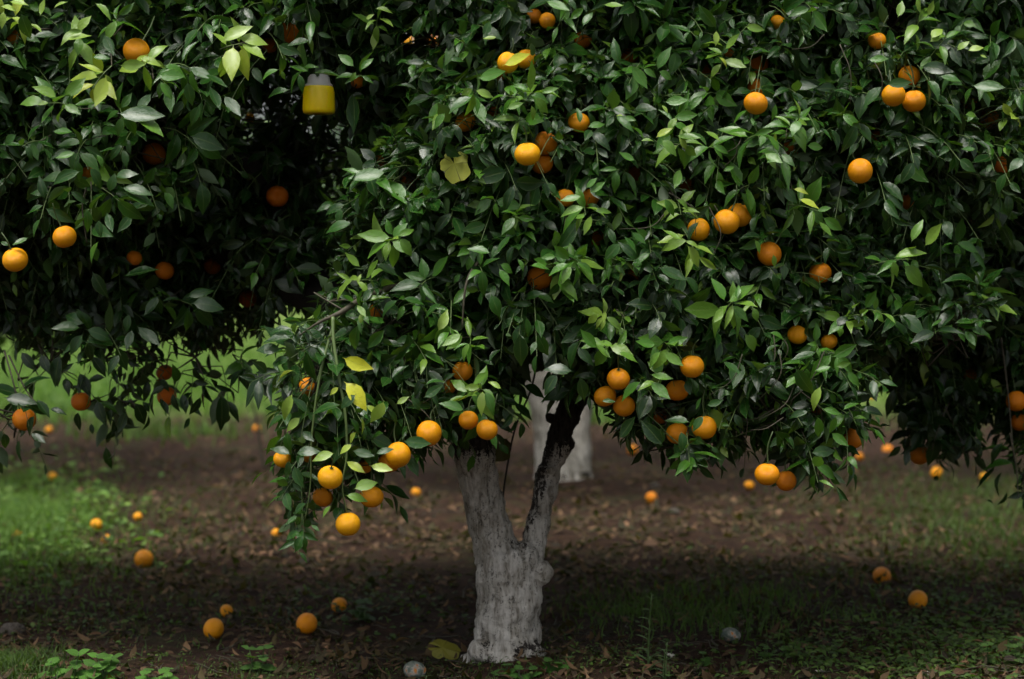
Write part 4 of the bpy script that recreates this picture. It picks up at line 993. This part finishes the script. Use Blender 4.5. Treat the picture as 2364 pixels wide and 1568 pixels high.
for rows in ([(20, 820, 5.8, .003), (60, 900, 5.78, .0025), (100, 950, 5.76, .0015)], [(10, 810, 5.8, .003), (30, 880, 5.76, .0025), (45, 945, 5.76, .002)], [(200, 560, 5.5, .002), (190, 480, 5.5, .002), (200, 430, 5.5, .002)]):
    free_twig('twig', rows, tree_l, BL, M_TWIG)

# ------------------------------------------------------------------ orange fruit
def orange_mesh(seed):
    r = np.random.default_rng(seed)
    nu, nv = 28, 18
    bm = bmesh.new(); bmesh.ops.create_uvsphere(bm, u_segments=nu, v_segments=nv, radius=1.0)
    ob = r.uniform(0.88, 1.0); ph = r.uniform(0, 6.28); sk = r.uniform(0, .03)
    for v in bm.verts:
        x, y, z = v.co
        th = math.atan2(y, x); rho = math.hypot(x, y)
        k = 1 + sk * math.cos(2 * th + ph) * rho + 0.012 * math.sin(5 * th + ph) * rho * max(0, z)
        zz = z * ob
        if z > 0.9: zz -= 0.06 * ((z - 0.9) / 0.1) ** 1.5
        if z < -0.95: zz += 0.03 * ((-z - 0.95) / 0.05)
        v.co = (x * k, y * k, zz)
    me = bpy.data.meshes.new('orange'); bm.to_mesh(me); bm.free(); me.shade_smooth(); me.materials.append(M_ORANGE); return me
OR_ME = [orange_mesh(i) for i in range(5)]
def calyx_mesh(length, seed):
    r = np.random.default_rng(seed)
    n = 10
    V = [(0, 0, .93)]
    for i in range(n):
        a = i / n * 6.283; q = .24 if i % 2 == 0 else .12
        V.append((q * math.cos(a), q * math.sin(a), .925 if i % 2 else .955))
    T = [(0, 1 + i, 1 + (i + 1) % n) for i in range(n)]
    P = [(0, 0, .88), (0, 0, 1.05), (r.uniform(-.15, .15), r.uniform(-.1, .2), 1.05 + length * .5), (r.uniform(-.4, .4), r.uniform(.1, .6), 1.05 + length)]
    q = smooth_path(np.array(P), 8)
    tv, tt = tube(q, np.linspace(.075, .05, 8), 6)
    V, T = joinVT([(np.array(V), np.array(T)), (tv, tt)])
    return tri_mesh('stem', V, T, mat=M_CALYX)
CAL_ME = [calyx_mesh(l, i) for i, l in enumerate((1.2, 1.8, 2.4))]
CAL_SHORT = calyx_mesh(0.05, 9)
def orange_color(ye):  # peel colour also carries light: darker on shaded fruit, brighter on lit
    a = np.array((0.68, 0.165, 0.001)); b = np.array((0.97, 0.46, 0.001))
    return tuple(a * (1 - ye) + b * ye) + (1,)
def make_orange(loc, rad, ye, label, group, tilt, stem):
    o = mesh_obj('orange', OR_ME[rng.integers(0, 5)], None, loc)
    o.scale = (rad,) * 3
    o.rotation_euler = tilt
    o.color = orange_color(ye)
    tag(o, label, 'orange', group)
    if stem is not None: link(bpy.data.objects.new('stem', stem), o)
    return o
for i, (x, y, r, d, cf, ye, lb, g) in enumerate(HANG):
    make_orange(at(x, y, d), r / FPX * d, ye, lb, g, (rng.uniform(-.15, .6), rng.uniform(-.4, .4), rng.uniform(0, 6.28)), CAL_ME[i % 3])
for i, (x, y, r, ye, lb) in enumerate(FALL):
    d = ground_dist(y + r * .85)
    p = at(x, y, d); rad = float(np.clip(r / FPX * d, .024, .042))
    zg = float(gz(p[0], p[1]))
    make_orange((p[0], p[1], zg + rad * .86), rad, ye, lb, G_F, (rng.uniform(0, 6.28), rng.uniform(0, 6.28), 0), CAL_SHORT if i % 2 else None)
OM_ME = OR_ME[1].copy()
for v_ in OM_ME.vertices: v_.co *= 1 + .10 * noise.noise(v_.co * 2.2) + .05 * noise.noise(v_.co * 5)
OM_ME.materials.clear(); OM_ME.materials.append(M_MOULD)
for (x, y, r, c, lb) in [(957, 1537, 26, (0.02, 0.61, 0.30), 'grey mouldy orange with an orange patch at bottom left of trunk'), (1130, 1508, 22, (0.55, 0.2, 0.9), 'grey-green mouldy orange lying against the trunk foot'), (1686, 1481, 23, (0.33, 0.05, 0.62), 'mouldy orange with a pale and orange top right of trunk')]:
    d = ground_dist(y + r * .8); p = at(x, y, d); rad = r / FPX * d
    o = mesh_obj('mouldy_orange', OM_ME, None, (p[0], p[1], float(gz(p[0], p[1])) + rad * .78)); o.scale = (rad, rad, rad * .80); o.color = c + (1,)
    o.rotation_euler = (0.3, 0.2, c[0] * 6)
    tag(o, lb, 'orange', 'mouldy oranges')

# ------------------------------------------------------------------ yellow fly trap
def lathe(name, prof, mat, parent, n=40):
    th = np.linspace(0, 2 * np.pi, n, endpoint=False); V = []; T = []
    for r, z in prof:
        V += [(r * math.cos(t), r * math.sin(t), z) for t in th]
    for i in range(len(prof) - 1):
        for j in range(n):
            k = (j + 1) % n
            T += [(i * n + j, i * n + k, (i + 1) * n + k), (i * n + j, (i + 1) * n + k, (i + 1) * n + j)]
    return mesh_obj(name, tri_mesh(name, np.array(V), np.array(T), mat=mat), parent)
DT = 5.7
pt = at(736, 264, DT); u_ = DT / FPX
trap = tag(empty('fly_trap', pt), 'yellow plastic fly trap pot hanging among leaves between the trees', 'trap')
lathe('pot', [(0.0, 0.001), (32 * u_, 0.001), (36 * u_, 3 * u_), (37.5 * u_, 10 * u_), (36 * u_, 50 * u_), (34 * u_, 60 * u_), (30 * u_, 66 * u_), (28 * u_, 66 * u_), (28 * u_, 60 * u_), (0, 20 * u_)], M_YELLOW, trap)
lid_ = lathe('lid', [(31.5 * u_, 60 * u_), (32 * u_, 67 * u_), (27 * u_, 71 * u_), (25 * u_, 84 * u_), (20 * u_, 90 * u_), (6 * u_, 93 * u_), (0, 93.5 * u_)], M_CLEAR, trap)
V, T = tube(smooth_path(np.array([(0, 0, 92 * u_), (.004, 0, 120 * u_), (-.003, .01, 160 * u_), (0, .02, 210 * u_)]), 14), np.full(14, .0014), 6)
mesh_obj('hanger', tri_mesh('hanger', V, T, mat=M_WIRE), lid_)

# ------------------------------------------------------------------ big heart-shaped vine leaves
def heart_leaf_mesh(name, seed, droop=0.25):
    """lobed heart outline as radial fan; length about 1 from stalk to tip along +Y"""
    r = np.random.default_rng(seed)
    n, m = 46, 5
    V = [(0, 0, 0)]; UV = [(0.5, 0.0)]
    for k in range(1, m + 1):
        f = k / m
        for j in range(n):
            a = -math.pi * 0.93 + 2 * math.pi * 0.93 * j / (n - 1)     # angle from +Y, notch at the stalk
            R_ = 0.62 + 0.34 * max(0, math.cos(a)) ** 3 + 0.15 * abs(math.sin(2.5 * a)) + 0.03 * math.sin(11 * a + seed)
            x = math.sin(a) * R_ * f; y = math.cos(a) * R_ * f
            z = -droop * f * f * (abs(math.sin(a)) * .5 + .5) + 0.05 * math.cos(5 * a) * f
            V.append((x, y, z)); UV.append((0.5 + 0.5 * math.sin(a) * f + 0.04, f))
    T = [(0, 2 + j, 1 + j) for j in range(n - 1)]
    for k in range(m - 1):
        b = 1 + k * n
        for j in range(n - 1):
            T += [(b + j, b + j + 1, b + n + j + 1), (b + j, b + n + j + 1, b + n + j)]
    return tri_mesh(name, np.array(V), np.array(T), np.array(UV), mat=M_VINE)
def vine_material():
    q = NT('vine_leaf')
    tc = q.n('ShaderNodeTexCoord').outputs['Object']
    sx = q.n('ShaderNodeSeparateXYZ'); q.l(tc, sx.inputs[0])
    ang = q.math('ARCTAN2', sx.outputs[0], sx.outputs[1])
    ray = q.math('ABSOLUTE', q.math('SINE', q.math('MULTIPLY', ang, 2.5)))
    vein = q.math('LESS_THAN', ray, 0.075)
    n = q.noise(6, 4, .6, tc)
    inf = q.n('ShaderNodeObjectInfo').outputs['Color']
    c = q.mix(n, q.mix(1.0, inf, (.7, .8, .7), 'MULTIPLY'), inf)
    c = q.mix(q.math('MULTIPLY', vein, .8), c, (.10, .085, .015))
    p = q.n('ShaderNodeBsdfPrincipled', Roughness=.55)
    q.l(c, p.inputs['Base Color'])
    tr = q.n('ShaderNodeBsdfTranslucent'); q.l(c, tr.inputs['Color'])
    ms = q.n('ShaderNodeMixShader', Fac=.35); q.l(p.outputs[0], ms.inputs[1]); q.l(tr.outputs[0], ms.inputs[2])
    q.l(ms.outputs[0], q.out.inputs['Surface']); return q.m
M_VINE = vine_material()
HL = [heart_leaf_mesh('vine_leaf', s, dr) for s, dr in ((1, .2), (2, .35), (3, .12))]
def vine_leaf(x, y, d, size, rot, col, label, k=0):
    p = at(x, y, d)
    o = mesh_obj('vine_leaf', HL[k], None, p)
    o.scale = (size,) * 3; o.rotation_euler = (Matrix.Rotation(rot[0], 3, 'X') @ Matrix.Rotation(rot[1], 3, 'Y') @ Matrix.Rotation(rot[2], 3, 'Z')).to_euler(); o.color = col + (1,)
    tag(o, label, 'leaf', 'big heart-shaped vine leaves'); return o
vine_leaf(1048, 378, 5.45, .058, (R(76), R(-10), R(200)), (.66, .66, .09), 'big yellow-green lobed vine leaf hanging in the upper centre gap', 2)
vine_leaf(1155, 1030, 6.1, .05, (R(75), R(10), R(190)), (.10, .085, .02), 'dim olive vine leaf just right of the dark left limb', 1)
vine_leaf(530, 690, 6.6, .05, (R(70), R(25), R(200)), (.42, .40, .10), 'pale olive vine leaf behind leaves in the light gap at left', 0)
vine_leaf(1240, 835, 6.0, .035, (R(70), R(10), R(195)), (.10, .11, .02), 'small olive vine leaf at the top of the thin dark vine', 2)
gxp = ground_at(1020, 1512)
vl = mesh_obj('vine_leaf', HL[2], None, (gxp[0], gxp[1], gxp[2] + .045)); vl.scale = (.05, .062, .07); vl.rotation_euler = (Matrix.Rotation(R(48), 3, 'X') @ Matrix.Rotation(R(12), 3, 'Y') @ Matrix.Rotation(R(-98), 3, 'Z')).to_euler(); vl.color = (.30, .27, .03, 1)
tag(vl, 'big yellow fallen vine leaf lying left of the trunk foot', 'leaf', 'big heart-shaped vine leaves')
vs = empty('climbing_vine', at(1160, 1160, 6.15))
P = np.array([at(x, y, d) for x, y, d in [(1242, 820, 6.1), (1225, 900, 6.1), (1190, 985, 6.12), (1170, 1080, 6.14), (1160, 1170, 6.15), (1163, 1330, 6.17), (1170, 1500, 6.16)]])
q = smooth_path(P, 30); V, T = tube(q, np.linspace(.0035, .003, 30), 6)
mesh_obj('stalk', tri_mesh('stalk', V - np.array(vs.location), T, mat=M_BARK), vs)
tag(vs, 'thin dark vine stem rising behind the fork of the trunk', 'vine')
ds = ground_at(612, 1085)
P = np.array([at(x, y, ds[1]) for x, y in [(612, 1090), (600, 1030), (590, 960), (572, 900), (566, 840)]])
q = smooth_path(P, 16); V, T = tube(q, np.linspace(.011, .005, 16), 6)
tag(mesh_obj('dry_stem', tri_mesh('dry_stem', V - P[0], T, mat=M_TWIG), None, P[0]), 'thin blurred dry stem standing on the far soil at left', 'stem')

# ------------------------------------------------------------------ back row and far trees
def back_leaves(n, rad, zc, size, seed):
    r = np.random.default_rng(seed)
    u = nrm(r.normal(0, 1, (n, 3))); k = r.uniform(.25, 1, n) ** .5
    lump = 1 + .16 * np.sin(5 * u[:, 0] + seed) * np.cos(4 * u[:, 2] + 2 * u[:, 1]) + .08 * np.sin(13 * u[:, 0] + 9 * u[:, 2])
    P = u * np.array(rad) * (k * lump)[:, None] + np.array([0, 0, zc])
    cut = .98 + .14 * np.sin(2.1 * P[:, 0] + seed) + .1 * np.sin(6.3 * P[:, 0]) 
    ok = P[:, 2] > cut; P = P[ok]; u = u[ok]; m = len(P)
    ld = nrm(u + r.normal(0, .7, (m, 3)) + np.array([0, 0, -.45])); face = np.array([0, 0, 1.0]) + u * .6 + r.normal(0, .5, (m, 3))
    t = r.normal(.3, .15, m) + (r.random(m) < .08) * .4
    return dict(p=P, R=basis(ld, face), s=r.uniform(.8, 1.2, m) * size, t=np.clip(t, 0, 1), v=r.integers(0, 8, m))
BK = leaf_mass('foliage', back_leaves(7500, (2.1, 1.9, 1.2), 1.75, .115, 4), (0, 0, 0))
def back_tree(x, y, rz, label):
    B = base_of(x, y)
    t = tag(empty('orange_tree', B), label, 'tree', 'orange trees of the grove')
    o = mesh_obj('foliage', BK, t); o.rotation_euler = (0, 0, rz); tag(o, kind='stuff')
    return t, B
dB = ground_dist(1096)
tb, Bb = back_tree(.32, dB, .6, 'back orange tree with blurred white trunk seen through the fork')
solid('trunk', [sweep([(1302, 1112, dB, 150), (1300, 1090, dB, 132), (1296, 1050, dB, 118), (1282, 1000, dB, 100), (1262, 940, dB, 84), (1245, 880, dB, 78), (1228, 810, dB, 70)]),
                sweep([(1320, 1095, dB, 86), (1334, 1040, dB, 64), (1338, 990, dB, 48), (1352, 930, dB, 40), (1375, 850, dB, 36)]), sweep([(1262, 1105, dB, 50), (1264, 1060, dB, 60), (1262, 980, dB, 60)])], Bb, M_TRUNKB, .016, tb)
for x, y, rz, lb in ((-3.75, dB + .1, 2.2, 'back orange tree above the bright grass behind the left tree'), (4.35, dB - .1, 4.0, 'back orange tree in the dark gap behind the right tree')):
    t, B = back_tree(x, y, rz, lb)
    q = smooth_path(np.array([(B[0], B[1], -.05, .14), (B[0] + .02, B[1], .4, .11), (B[0] + .08, B[1], 1.0, .08)]), 12)
    solid('trunk', [tube(q[:, :3], q[:, 3], 12)], B, M_TRUNKB, .016, t)
# far trees read as one dark green mass
FT = []
for k in range(16):
    L = back_leaves(1500, (3.6, 2.5, 2.6), 2.9, .42, 20 + k)
    L['p'] = L['p'] + np.array([-30 + 4.1 * k + rng.uniform(-.8, .8), 46 + rng.uniform(-3, 5), rng.uniform(-.9, .6)]); L['t'] = np.clip(L['t'] + .25, 0, 1); FT.append(L)
tag(mesh_obj('far_treeline', leaf_mass('far_treeline', cat(FT), (0, 0, 0))), 'blurred distant row of green trees beyond the bright grass', 'treeline', kind='stuff')

# ------------------------------------------------------------------ ground litter, grass, weeds
DRYC = np.array([(.09, .050, .028), (.14, .080, .046), (.20, .122, .075), (.05, .027, .015), (.27, .18, .12), (.11, .08, .035)])
def litter(n, ymin, ymax, seed, big):
    r = np.random.default_rng(seed)
    d = 1 / r.uniform(1 / ymax, 1 / ymin, n)                 # evenly over the picture's height
    x = r.uniform(-1, 1, n) * d * .33
    dens = .5 + .5 * np.sin(1.9 * x + 1.3 * np.sin(2.2 * d)) * np.sin(2.6 * d + 1.1 * np.sin(1.7 * x)) + .35 * np.sin(7 * x + 4 * d)
    kp = r.random(n) < np.clip(dens + .25, .18, 1); x, d = x[kp], d[kp]; n = len(x)
    P = np.stack([x, d, gz(x, d) + r.uniform(.002, .018, n)], -1)
    a = r.uniform(0, 6.28, n); tilt = r.normal(0, .28, n)
    ld = np.stack([np.cos(a), np.sin(a), tilt], -1)
    face = np.stack([r.normal(0, .3, n), r.normal(0, .3, n), np.ones(n)], -1)
    face[r.random(n) < .35] *= -1
    c = DRYC[r.integers(0, 6, n)] * r.uniform(.25, .9, (n, 1)) * np.where(r.random((n, 1)) < .08, 1.5, 1.0)
    return dict(p=P, R=basis(ld, face), s=r.uniform(.028, .075, n) * big, t=np.zeros(n), v=r.choice([1, 3, 5, 6, 7], n), c=c)
LI = cat([litter(17000, 4.6, 9.0, 31, .9), litter(15000, 7.5, 19.0, 32, 1.2)])
LI['c'] = LI['c'] * np.array([.74, .58, .47])
_, py_, dp_ = proj(LI['p']); px_ = proj(LI['p'])[0]
near = np.nonzero((px_ > 20) & (px_ < 2340) & (py_ < 1560) & (dp_ < 6.6))[0]
near = near[np.argsort(-(LI['s'][near] / dp_[near] * (1 + .6 * (LI['c'][near].sum(1) > .35))))][:260]
DRY_ME = {k: tri_mesh('fallen_leaf', v[0], v[1], v[2], mat=M_DRYO) for k, v in enumerate(LV)}
for i in near:
    o = bpy.data.objects.new('fallen_leaf', DRY_ME[int(LI['v'][i])])
    o.matrix_local = Matrix.Translation(Vector(LI['p'][i])) @ Matrix([list(r_) for r_ in LI['R'][i]]).to_4x4() @ Matrix.Scale(float(LI['s'][i]), 4)
    o.color = tuple(LI['c'][i]) + (1,); link(o, ground)
rest = np.ones(len(LI['s']), bool); rest[near] = False
tag(mesh_obj('leaf_litter', leaf_mass('leaf_litter', {k: v[rest] for k, v in LI.items()}, (0, 0, 0), M_DRY)), 'brown dead leaf litter covering the soil beneath the orange trees', 'leaf litter', kind='stuff')

tw_ = []
for k in range(420):
    d_ = 1 / rng.uniform(1 / 12, 1 / 4.8); x_ = rng.uniform(-.32, .32) * d_; a_ = rng.uniform(0, 3.14); l_ = rng.uniform(.05, .22)
    q_ = np.array([(x_ + math.cos(a_) * l_ * (t_ - .5) + rng.normal(0, .006), d_ + math.sin(a_) * l_ * (t_ - .5) + rng.normal(0, .006), 0) for t_ in (0, .33, .66, 1)])
    q_[:, 2] = gz(q_[:, 0], q_[:, 1]) + .008 + rng.uniform(0, .012, 4); tw_.append(q_)
tag(mesh_obj('fallen_twigs', twig_mesh('fallen_twigs', np.array(tw_), rng.uniform(.0012, .0035, 420), np.full(420, .001), (0, 0, 0), M_TWIG)), 'thin dry twigs scattered over the dead leaves', 'twigs', kind='stuff')

def blades(P, h, wd, col, seed, lean=.45):
    r = np.random.default_rng(seed); n = len(P)
    a = r.uniform(0, 6.28, n); ln = np.stack([np.cos(a), np.sin(a), 0 * a], -1) * (h * r.uniform(.1, lean, n) * 2)[:, None]
    b = r.uniform(0, 6.28, n); sd_ = np.stack([np.cos(b), np.sin(b), 0 * b], -1) * wd[:, None] * .5
    up = np.array([0, 0, 1.0]) * h[:, None]
    V = np.stack([P - sd_, P + sd_, P + .55 * up + .25 * ln - sd_ * .75, P + .55 * up + .25 * ln + sd_ * .75, P + up * .93 + ln], 1)
    T = np.array([(0, 1, 3), (0, 3, 2), (2, 3, 4)])
    T = (T[None] + (np.arange(n) * 5)[:, None, None]).reshape(-1, 3)
    uv = np.tile(np.array([(0, 0), (1, 0), (.1, .6), (.9, .6), (.5, 1)]), (n, 1))
    return V.reshape(-1, 3), T, uv, np.repeat(col, 5, 0)
def grass_obj(name, sets, label):
    Vs, Ts, Us, Cs, o = [], [], [], [], 0
    for V, T, U, C in sets:
        Vs.append(V); Ts.append(T + o); Us.append(U); Cs.append(C); o += len(V)
    return tag(mesh_obj(name, tri_mesh(name, np.concatenate(Vs), np.concatenate(Ts), np.concatenate(Us), np.concatenate(Cs), M_WEED)), label, 'grass', kind='stuff')
def px_patch(n, x, y, sx_, sy_, seed):
    """points on the soil scattered about a picture spot"""
    r = np.random.default_rng(seed)
    X = x + r.normal(0, sx_, n); Y = np.maximum(y + r.normal(0, sy_, n), 905)
    d = ground_dist(Y); p = at(X, Y, d); p[:, 2] = gz(p[:, 0], p[:, 1]) - .004; return p
GREEN = np.array([(.055, .12, .018), (.075, .15, .02), (.04, .085, .016), (.10, .17, .03)])
def gcol(n, seed, k=1.0):
    r = np.random.default_rng(seed); return GREEN[r.integers(0, 4, n)] * r.uniform(.7, 1.25, (n, 1)) * k
def patch_blades(n, x, y, sx_, sy_, h, seed, k=1.0):
    P = px_patch(n, x, y, sx_, sy_, seed); r = np.random.default_rng(seed + 1)
    return blades(P, r.uniform(.5, 1.2, n) * h, r.uniform(.003, .007, n), gcol(n, seed + 2, k), seed + 3)
grass_obj('grass', [patch_blades(3600, 30, 1190, 110, 55, .11, 41, 1.6), patch_blades(1600, 60, 1290, 130, 50, .06, 42), patch_blades(900, 330, 1190, 150, 40, .05, 43)], 'bright green grass patch at the left edge of the soil')
grass_obj('grass', [patch_blades(3000, 2330, 1215, 140, 60, .07, 51), patch_blades(1500, 2120, 1150, 170, 40, .06, 52, .8)], 'loose green grass patch near the right picture edge')
grass_obj('grass', [patch_blades(700, 1670, 1430, 130, 32, .08, 61, .75), patch_blades(500, 1450, 1400, 90, 30, .05, 62, .7)], 'dark grass patch behind the mouldy orange right of trunk')
grass_obj('grass', [patch_blades(1100, 40, 1545, 70, 25, .05, 71, .8), patch_blades(900, 2150, 1540, 200, 30, .025, 72, .8), patch_blades(1300, 900, 1545, 500, 22, .022, 73, .7), patch_blades(700, 1900, 1400, 250, 60, .05, 74, .8), patch_blades(500, 350, 1400, 250, 60, .04, 75, .8)], 'sparse low grass sprinkled along the near soil')
r = np.random.default_rng(80); n = 52000
d = 1 / r.uniform(1 / 44, 1 / 16.3, n); x = r.uniform(-1, 1, n) * d * .36
kp = r.random(n) < np.clip((d + 1.6 * np.sin(1.1 * x) + 1.2 * np.sin(2.7 * x + 1) - 16.6) / 4, .03, 1); x, d = x[kp], d[kp]; n = len(x)
P = np.stack([x, d, gz(x, d)], -1)
grass_obj('grass', [blades(P, r.uniform(.05, .16, n), r.uniform(.012, .03, n), gcol(n, 81, 1.6), 82)], 'bright blurred green grass in the open alley behind the trees')
P = np.concatenate([px_patch(220, 420, 1000, 130, 16, 83), px_patch(260, 300, 1005, 90, 12, 84), px_patch(220, 2150, 960, 90, 20, 85)]); n = len(P)
grass_obj('grass', [blades(P, r.uniform(.05, .2, n), r.uniform(.01, .02, n), gcol(n, 86, 1.1), 87)], 'small blurred grass tufts on the far soil')

# low broad-leaved ground cover
def cover(n, x, y, sx_, sy_, size, k, seed):
    P = px_patch(n, x, y, sx_, sy_, seed); r = np.random.default_rng(seed + 5)
    P[:, 2] += r.uniform(.005, .035, n)
    a = r.uniform(0, 6.28, n); ld = np.stack([np.cos(a), np.sin(a), r.normal(.15, .25, n)], -1)
    face = np.stack([r.normal(0, .35, n), r.normal(-.2, .35, n), np.ones(n)], -1)
    return dict(p=P, R=basis(ld, face), s=r.uniform(.6, 1.3, n) * size, t=np.zeros(n), v=r.choice([0, 2, 6], n), c=gcol(n, seed + 9, k))
CV = cat([cover(1500, 2180, 1500, 150, 45, .030, .8, 91), cover(700, 1900, 1515, 180, 35, .03, .9, 92), cover(500, 2250, 1400, 110, 50, .035, .8, 98), cover(220, 1450, 1540, 120, 20, .02, 1.0, 99), cover(1500, 70, 1180, 120, 60, .065, 1.7, 93), cover(500, 180, 1390, 180, 50, .03, .8, 94), cover(700, 700, 1540, 600, 20, .014, .9, 95), cover(350, 2000, 1320, 260, 90, .03, .9, 96), cover(300, 850, 1400, 130, 35, .035, .55, 97)])
tag(mesh_obj('ground_cover', leaf_mass('ground_cover', CV, (0, 0, 0), M_WEED)), 'low broad-leaved green weeds creeping over the near soil', 'ground cover', kind='stuff')

# single weed plants
def broad_leaf_mesh(name, seed):
    """toothed heart-shaped nettle leaf, length 1 along +Y"""
    n = 13; V, UV = [], []
    r = np.random.default_rng(seed)
    for i in range(n):
        t = i / (n - 1)
        wd = .46 * math.sin(math.pi * min(1, t * .9 + .08)) ** .8 * (1.15 - .55 * t) * (1 + (.16 if i % 2 else -.02)); wd = wd if 0 < i < n - 1 else .02
        z = -.22 * t * t
        for s in (-1, -.5, 0, .5, 1):
            V.append((s * wd, t - .06 * (abs(s) if i % 2 else 0), z + abs(s) * .08 - .05 * (s * s) + .015 * r.uniform(-1, 1))); UV.append((.5 + .5 * s, t))
    T = []
    for i in range(n - 1):
        for j in range(4):
            a = i * 5 + j; T += [(a, a + 1, a + 6), (a, a + 6, a + 5)]
    return tri_mesh(name, np.array(V), np.array(T), np.array(UV), mat=M_WEEDO)
NET = [broad_leaf_mesh('leaf', s) for s in (1, 2)]
def weed(x, y, h, pairs, size, label, seed, col=(.065, .17, .02), stems=1, spread=.06, thin=False):
    g = ground_at(x, y); r = np.random.default_rng(seed)
    root = tag(empty('weed', g), label, 'weed')
    for s in range(stems):
        ox, oy = (r.normal(0, spread), r.normal(0, spread * .6)) if stems > 1 else (0, 0)
        hh = h * r.uniform(.7, 1.1); lx, ly = r.normal(0, .12) * hh, r.normal(0, .12) * hh
        zb_ = float(gz(g[0] + ox, g[1] + oy)) - g[2] - .01
        q = smooth_path(np.array([(ox, oy, zb_), (ox + lx * .3, oy + ly * .3, zb_ + hh * .5), (ox + lx, oy + ly, zb_ + hh)]), 10)
        V, T = tube(q, np.linspace(.0028, .0014, 10), 6); mesh_obj('stem', tri_mesh('stem', V, T, mat=M_STEM), root)
        for k in range(pairs):
            t = (k + .8) / pairs
            c = np.array([np.interp(t, np.linspace(0, 1, 10), q[:, a]) for a in range(3)])
            az = k * 1.57 + r.uniform(-.4, .4)
            for side in (0, math.pi):
                o = bpy.data.objects.new('leaf', (LEAF_ME_THIN if thin else NET)[r.integers(0, 2)])
                el = r.uniform(-.1, .6) if not thin else r.uniform(.2, 1.0)
                dr = np.array([math.cos(az + side) * math.cos(el), math.sin(az + side) * math.cos(el), math.sin(el)])
                B_ = basis(dr[None], np.array([[0, -.3, 1.0]]))[0]
                o.matrix_local = Matrix.Translation(Vector(c)) @ Matrix([list(q_) for q_ in B_]).to_4x4() @ Matrix.Scale(float(size * r.uniform(.75, 1.2) * (1.1 - .5 * t)), 4)
                f = r.uniform(.75, 1.25); o.color = (col[0] * f, col[1] * f, col[2] * f, 1); link(o, root)
    return root
thin_w = np.array([0, .5, .9, 1, .8, .45, 0.0])
LEAF_ME_THIN = []
for s in (3, 4):
    a_ = leaf_shape(.13, .3, .9, .4, .2, s, thin_w); LEAF_ME_THIN.append(tri_mesh('leaf', a_[0], a_[1], a_[2], mat=M_WEEDO))
weed(150, 1578, .07, 2, .055, 'bright green nettle clump furthest left at the bottom edge', 1, stems=3)
weed(235, 1580, .09, 3, .06, 'biggest bright green nettle clump at the bottom edge', 2, stems=4)
weed(310, 1582, .07, 2, .055, 'right small nettle clump of the bottom left group', 3, stems=3)
weed(615, 1530, .09, 3, .045, 'upright green weed between fallen oranges and bottom edge', 4, (.05, .13, .018), 2, .02)
weed(1215, 1562, .05, 2, .05, 'broad-leaved green weed at left before the trunk foot', 5, (.045, .13, .018), 3, .03)
weed(1290, 1555, .05, 2, .05, 'broad-leaved green weed at right before the trunk foot', 6, (.045, .13, .018), 3, .03)
weed(1625, 1535, .05, 2, .035, 'small green weed below the mouldy orange at right', 7, (.05, .13, .018), 2, .02)
weed(1800, 1520, .05, 2, .03, 'small clover-like weed right of the mouldy orange', 8, (.06, .15, .02), 3, .03)
weed(1495, 1566, .25, 16, .05, 'tall slender weed with narrow leaves right of trunk', 9, (.045, .085, .03), 1, thin=True)
weed(1552, 1572, .12, 9, .04, 'shorter narrow-leaved weed beside the tall slender one', 10, (.04, .075, .03), 2, .02, True)
weed(980, 1578, .05, 3, .035, 'pale grassy sprout beside the grey mouldy orange', 11, (.16, .22, .11), 1, thin=True)
weed(2330, 1545, .08, 3, .035, 'leafy weed at the lower right picture corner', 12, (.05, .11, .02), 4, .04)
weed(800, 1420, .08, 3, .05, 'dark weed in front of the fallen orange left of trunk', 13, (.03, .075, .014), 3, .04)

# stones and white scraps
def stone(x, y, rpx, mat, label, seed, sq=(1, .8, .7)):
    d = ground_dist(y + rpx * .6); p = at(x, y, d); r_ = rpx / FPX * d
    bm = bmesh.new(); bmesh.ops.create_icosphere(bm, subdivisions=3, radius=1)
    for v in bm.verts:
        k = 1 + .32 * noise.noise(v.co * 1.3 + Vector((seed, 0, 0))) + .1 * noise.noise(v.co * 4 + Vector((0, seed, 0)))
        v.co = Vector((v.co.x * sq[0], v.co.y * sq[1], v.co.z * sq[2])) * k
    o = bm_obj('stone', bm, mat, None, (p[0], p[1], float(gz(p[0], p[1])) + r_ * .35)); o.scale = (r_,) * 3
    tag(o, label, 'stone', 'stones on the soil')
stone(730, 1554, 21, M_STONE, 'grey speckled stone at the bottom edge left of trunk', 3)
stone(26, 1440, 26, M_STONE2, 'pale angular stone at the left picture edge', 5, (1.1, .8, .6))
stone(1512, 1106, 11, M_STONE2, 'small pale blurred stone on far soil right of back trunk', 7)
stone(1556, 1176, 12, M_STONE2, 'small pinkish blurred stone below the deep orange fallen fruit', 8)
def scrap(x, y, rpx, label, seed):
    g = ground_at(x, y); r_ = np.random.default_rng(seed); s = rpx / FPX * g[1]
    bm = bmesh.new(); bmesh.ops.create_grid(bm, x_segments=5, y_segments=5, size=1)
    for v in bm.verts:
        v.co = Vector((v.co.x * (1 + .3 * r_.normal()), v.co.y * .7, .35 * (v.co.x ** 2) + .22 * r_.normal()))
    o = bm_obj('white_scrap', bm, M_PETAL, None, (g[0], g[1], g[2] + s * .45)); o.scale = (s,) * 3; o.rotation_euler = (.4, .2, seed)
    m = o.modifiers.new('thick', 'SOLIDIFY'); m.thickness = .12
    tag(o, label, 'scrap', 'white scraps on the soil')
scrap(1546, 1528, 11, 'curled white scrap behind the shorter narrow-leaved weed', 1)
scrap(2135, 1562, 11, 'white scrap at the bottom edge on the right', 2)
scrap(1893, 1556, 8, 'small white scrap on the soil at lower right', 3)
